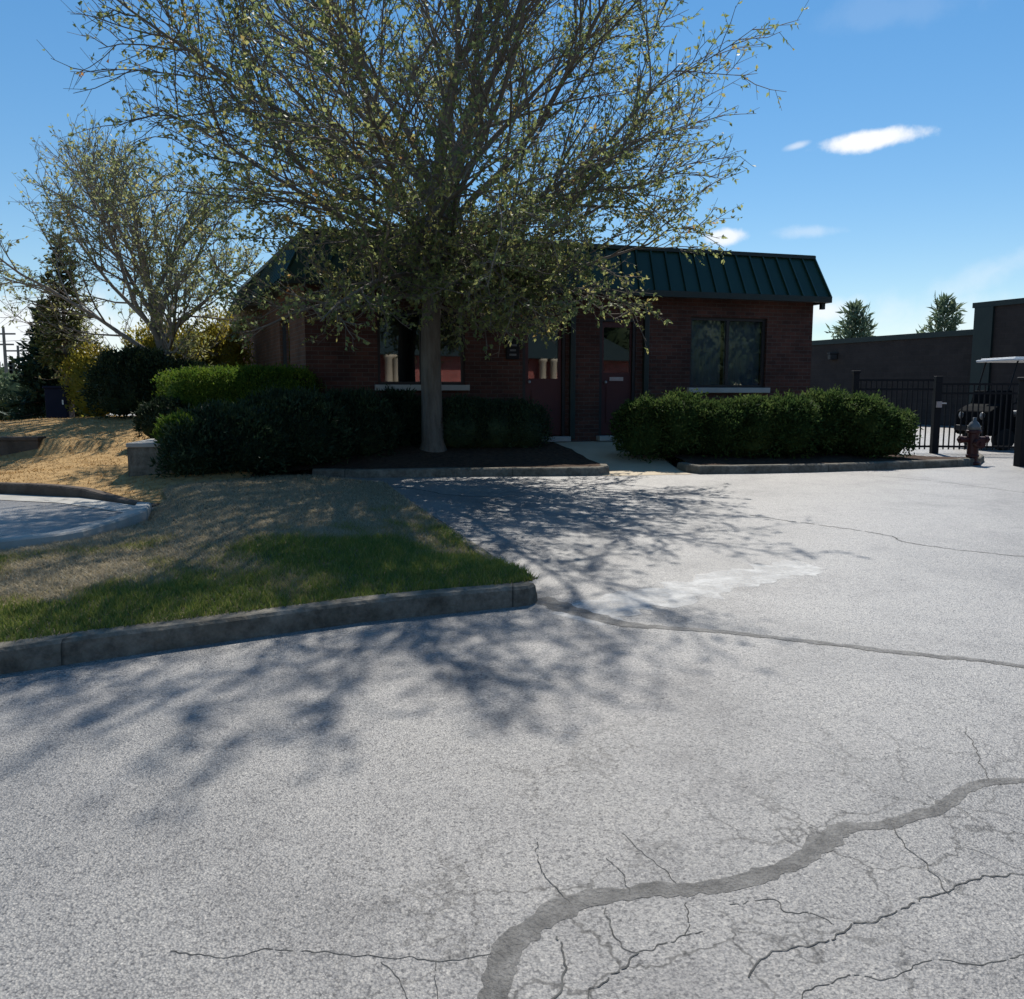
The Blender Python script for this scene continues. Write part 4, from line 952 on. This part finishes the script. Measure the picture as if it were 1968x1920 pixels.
# second tree on the left
q = at(335, 720, 18.5)
limbs = []; rd = random.Random(9); nL = 17
for i in range(nL):
    s = i/(nL-1); limbs.append((.45 + .55*s, i*2.39996 + rd.uniform(-.3, .3), R(22 + 52*s + rd.uniform(-6, 6)), .10, .046, rd.uniform(.85, 1.0)))
def dens_2(p):
    n = mnoise.noise(Vector(p)*.8 + Vector((9, 3, 1))) + .5*mnoise.noise(Vector(p)*2.1)
    return max(.1, .45 + .22*max(0, (p[0] + 8.3)/2.5) + .45*n)
grow('thin_tree', 'thinly leaved spreading tree with forked trunk beside the big dark bush', (q.x, 18.5, 1.0),
     [(0, 0, 0), (-.02, 0, .2), (-.06, 0, .7), (-.16, 0, 1.3), (-.3, 0, 1.9), (-.42, .1, 2.6)], limbs, (-8.25, 18.5, 4.1), (2.85, 2.7, 2.45), 1.9, 77, M['leaf2'], l2=3.0, l3=4.4, l4=4, leaf_n=5, leaf_sz=(.085, .045), dens=dens_2, r_trunk=.16, mtwig=M['paletwig'])

# ------------------------------------------------------------------ conifers
def conifer(name, label, base, h, rad, tiers, per, m, seed, start=.12, droop=-.25, spray=(.22, .05), n_sp=26, group=None, shape=1.0, gaps=0.0, rtr=.1):
    r = np.random.default_rng(seed); e = empty(name, base, 0, label, 'tree', group); t_ = MB()
    t_.tube([(0, 0, -.1), (0, 0, h*.5), (0, 0, h)], [rtr, rtr*.6, .012], 8); t_.build('trunk', M['bark'], e, smooth=True)
    P, D = [], []; bt = TB()
    for i in range(tiers):
        s = (i + .5)/tiers; z = h*(start + (1 - start)*s); Rr = rad*((1 - s)**shape)*r.uniform(.8, 1.1) + .06*rad
        for k in range(per):
            if r.random() < gaps: continue
            ph = 2*np.pi*(k + r.random()*.7)/per + i*1.3; el = droop + .9*s*.7 + r.uniform(-.15, .15); L = Rr*r.uniform(.7, 1.12)
            d = np.array([np.cos(ph)*np.cos(el), np.sin(ph)*np.cos(el), np.sin(el)])
            o = np.array([0, 0, z]); bt.tube([o, o + d*L*.6, o + d*L + np.array([0, 0, .04*L])], [.018, .012, .005], 4)
            nn = max(5, int(n_sp*L/rad))
            tt = r.uniform(.15, 1.0, nn)
            p = o + d*(L*tt)[:, None] + r.normal(size=(nn, 3))*np.array([.07, .07, .04])*rad*.5
            P.append(p); D.append(np.repeat(d[None, :], nn, 0)*.8 + r.normal(size=(nn, 3))*.55 + np.array([0, 0, .12]))
    bt.build('branches', M['twig'], e)
    V, Fq = leaves_mesh(np.concatenate(P), np.concatenate(D), spray[0], spray[1], r); npmesh('crown', V, Fq, m, e); return e
q = at(100, 790, 21); conifer('spruce_tree', 'dark cone shaped spruce beside the far road', (q.x, 21, .95), 2.75, 1.0, 15, 13, M['spruce'], 31, .06, -.2, (.2, .08), 60)
q = at(134, 795, 19.0); conifer('slender_conifer', 'tall slender conifer with straggly side branches in front of the spruce', (q.x, 19.0, .95), 4.0, .72, 19, 8, M['olive'], 32, .32, -.1, (.16, .055), 36, shape=.75, gaps=.12, rtr=.075)
for px, py, d, rr, hh, lab, sd_ in ((1645, 592, 62, 2.3, 7.2, 'dense pine top showing over the store roof beside the brick building', 33), (1818, 580, 62, 2.4, 7.6, 'open pine top with spread branches over the store roof by the entrance block', 34)):
    q = at(px, py, d); conifer('pine_tree', lab, (q.x, d, .4), q.z - .4, rr, 15, 7, M['pine'], sd_, .35, .35, (.65, .17), 26, 'pines behind the store', .6, .1 if sd_ == 33 else .3)

# ------------------------------------------------------------------ far left: utility box, poles, signals, distant trees
q = at(116, 788, 18.6)
ue = empty('utility_box', (q.x, 18.6, 1.0), R(10), 'dark navy utility cabinet standing at the foot of the slender conifer', 'utility cabinet')
b = MB(); b.box((0, 0, .36), (.46, .4, .68)); b.build('cabinet_body', M['navy'], ue, bevel=.015)
b = MB(); b.box((0, 0, .72), (.52, .46, .05)); b.build('cabinet_lid', M['navy'], ue, bevel=.012)
b = MB(); b.box((0, -.206, .36), (.38, .012, .58)); do = b.build('door', M['navy'], ue); b = MB(); b.box((.13, -.222, .4), (.03, .02, .1)); b.build('handle', M['steel'], do)
def pole(px, top, d, label, arms):
    q = at(px, top, d); h = q.z - .4; e = empty('utility_pole', (q.x, d, .4), 0, label, 'utility pole', 'poles along the far road')
    b = MB(); b.tube([(0, 0, -.2), (0, 0, h*.6), (0, 0, h)], [.17, .14, .11], 8); b.build('pole_shaft', M['polewood'], e)
    b = MB()
    for z, L in arms: b.box((0, 0, h - z), (L, .12, .14))
    b.build('crossarm', M['polewood'], e); return e
pole(6, 628, 75, 'taller wooden utility pole at the very edge of the photo', [(.6, 2.0), (1.5, 1.6)])
pole(34, 664, 82, 'shorter wooden utility pole between the two hanging traffic signals', [(.5, 2.2)])
mb = MB()
def wire(a, b_, sag, rad=.02):
    a, b_ = Vector(a), Vector(b_); pts = []
    for i in range(13):
        t = i/12; p = a.lerp(b_, t); p.z -= sag*4*t*(1-t); pts.append(p)
    m_ = MB(); m_.tube(pts, rad, 4); return m_
w1 = wire(at(-60, 697, 75), at(110, 697, 80), .25, .022); tag(w1.build('signal_wire', M['blackmetal']), 'thin span wire carrying the two hanging traffic signals', 'wire')
w2 = wire(at(-60, 655, 75), at(140, 640, 80), .3, .02); tag(w2.build('power_line', M['blackmetal']), 'thin power line above the span wire near the far poles', 'wire')
for px, lab in ((23, 'hanging traffic signal nearer the edge of the photo on the span wire'), (53, 'hanging traffic signal nearer the spruce on the span wire')):
    q = at(px, 703, 76); e = empty('traffic_signal', tuple(q), 0, lab, 'traffic signal', 'signals on the span wire')
    b = MB(); b.box((0, 0, -.15), (.42, .3, 1.15)); b.build('signal_housing', M['yellowgrey'], e, bevel=.04)
    b = MB()
    for k in range(3): b.lathe([(.13, 0), (.14, -.1), (.12, -.1), (.12, 0)], (0, -.15, .2 - .36*k), 12, 'Y')
    b.build('visor', M['blackmetal'], e)
    b = MB(); b.tube([(0, 0, .42), (0, 0, .62)], .03, 6); b.build('hanger', M['blackmetal'], e)
def fartree(px, py, d, w_, h, lab, sd_):
    q = at(px, py, d); e = empty('distant_tree', (q.x, d, .3), 0, lab, 'tree', 'trees beyond the far road'); b = MB(); b.tube([(0, 0, 0), (0, 0, h*.5)], [.18, .1], 7); b.build('trunk', M['bark'], e)
    V, Fq = shrub_mesh([(0, 0, h*.62, w_, w_*.8, h*.38), (w_*.4, 0, h*.5, w_*.7, w_*.7, h*.3), (-w_*.45, .2, h*.5, w_*.7, w_*.7, h*.28)], 2200, (.4, .24), sd_, up=.3, lumpy=.3, shell=.5); npmesh('crown', V, Fq, M['fartree'], e)
fartree(20, 760, 95, 2.2, 3.4, 'small pale green tree behind the nearer traffic signal pole', 41)
fartree(50, 760, 70, 2.0, 2.6, 'low pale green tree beside the spruce beyond the far road', 42)
fartree(-25, 760, 85, 2.6, 4.0, 'pale green tree cut off by the frame beyond the far road', 43)
fartree(85, 760, 110, 3.0, 4.8, 'pale green tree half hidden behind the spruce', 44)

# ------------------------------------------------------------------ what the windows mirror: house across the lot, behind the camera
he2 = empty('brick_house', (0, -13, -.3), R(0), 'red brick house with white porch columns across the lot, mirrored in the windows', 'house')
b = MB(); b.prism([(2, -8), (29, -8), (29, 0), (2, 0)], 0, 3.9); b.build('wall', M['brickred'], he2)
b = MB(); b.add([(1.4, .6, 3.9), (29.6, .6, 3.9), (29.6, -8.6, 3.9), (1.4, -8.6, 3.9), (4, -4, 7.0), (26, -4, 7.0)], [(0, 1, 5, 4), (1, 2, 5), (2, 3, 4, 5), (3, 0, 4), (3, 2, 1, 0)]); b.build('roof', M['darktrim'], he2)
for x in (11.3, 11.75, 21.3, 22.1):
    b = MB(); b.lathe([(.28, 0), (.28, .12), (.22, .15), (.20, 3.65), (.27, 3.75), (.27, 3.89)], (x, .45, .0), 16); b.build('column', M['path'], he2, smooth=True)
for x in (4.4, 25.6):
    f = MB(); f.box((x, .03, 1.9), (1.5, .08, 1.6)); fo = f.build('window', M['plaster'], he2); g = MB(); g.box((x, .075, 1.9), (1.3, .02, 1.4)); g.build('pane', M['interior'], fo)

for k, (x, y, h, r_) in enumerate(((8, -27, 9, 3.2), (15, -28, 11, 3.4), (22, -26, 10, 3.2), (29, -25, 12, 3.6), (36, -23, 11, 3.6), (43, -21, 12, 3.8), (50, -18, 11, 3.6), (57, -14, 12, 3.8), (39, -17, 10, 3.8), (46, -15, 10, 3.8), (51, -11, 10, 3.8), (33, -19, 10, 3.6))):
    h *= 1.35; r_ *= 1.2  # trees enlarged, extra ones added closer, to block bright reflections in the panes
    e = empty('evergreen_tree', (x, y, -.3), 0, 'tall dark evergreen behind the red brick house, unseen, keeps bright sky out of the window glass', 'tree', 'evergreens mirrored in the windows')
    b = MB(); b.tube([(0, 0, 0), (0, 0, h*.8)], [.25, .06], 8); b.build('trunk', M['bark'], e)
    V, Fq = shrub_mesh([(0, 0, h*.35, r_, r_, h*.33), (0, 0, h*.68, r_*.65, r_*.65, h*.3)], 1800, (.7, .35), 90 + k, up=.3, lumpy=.25, shell=.4, power=1.8); npmesh('crown', V, Fq, M['darkbush'], e)
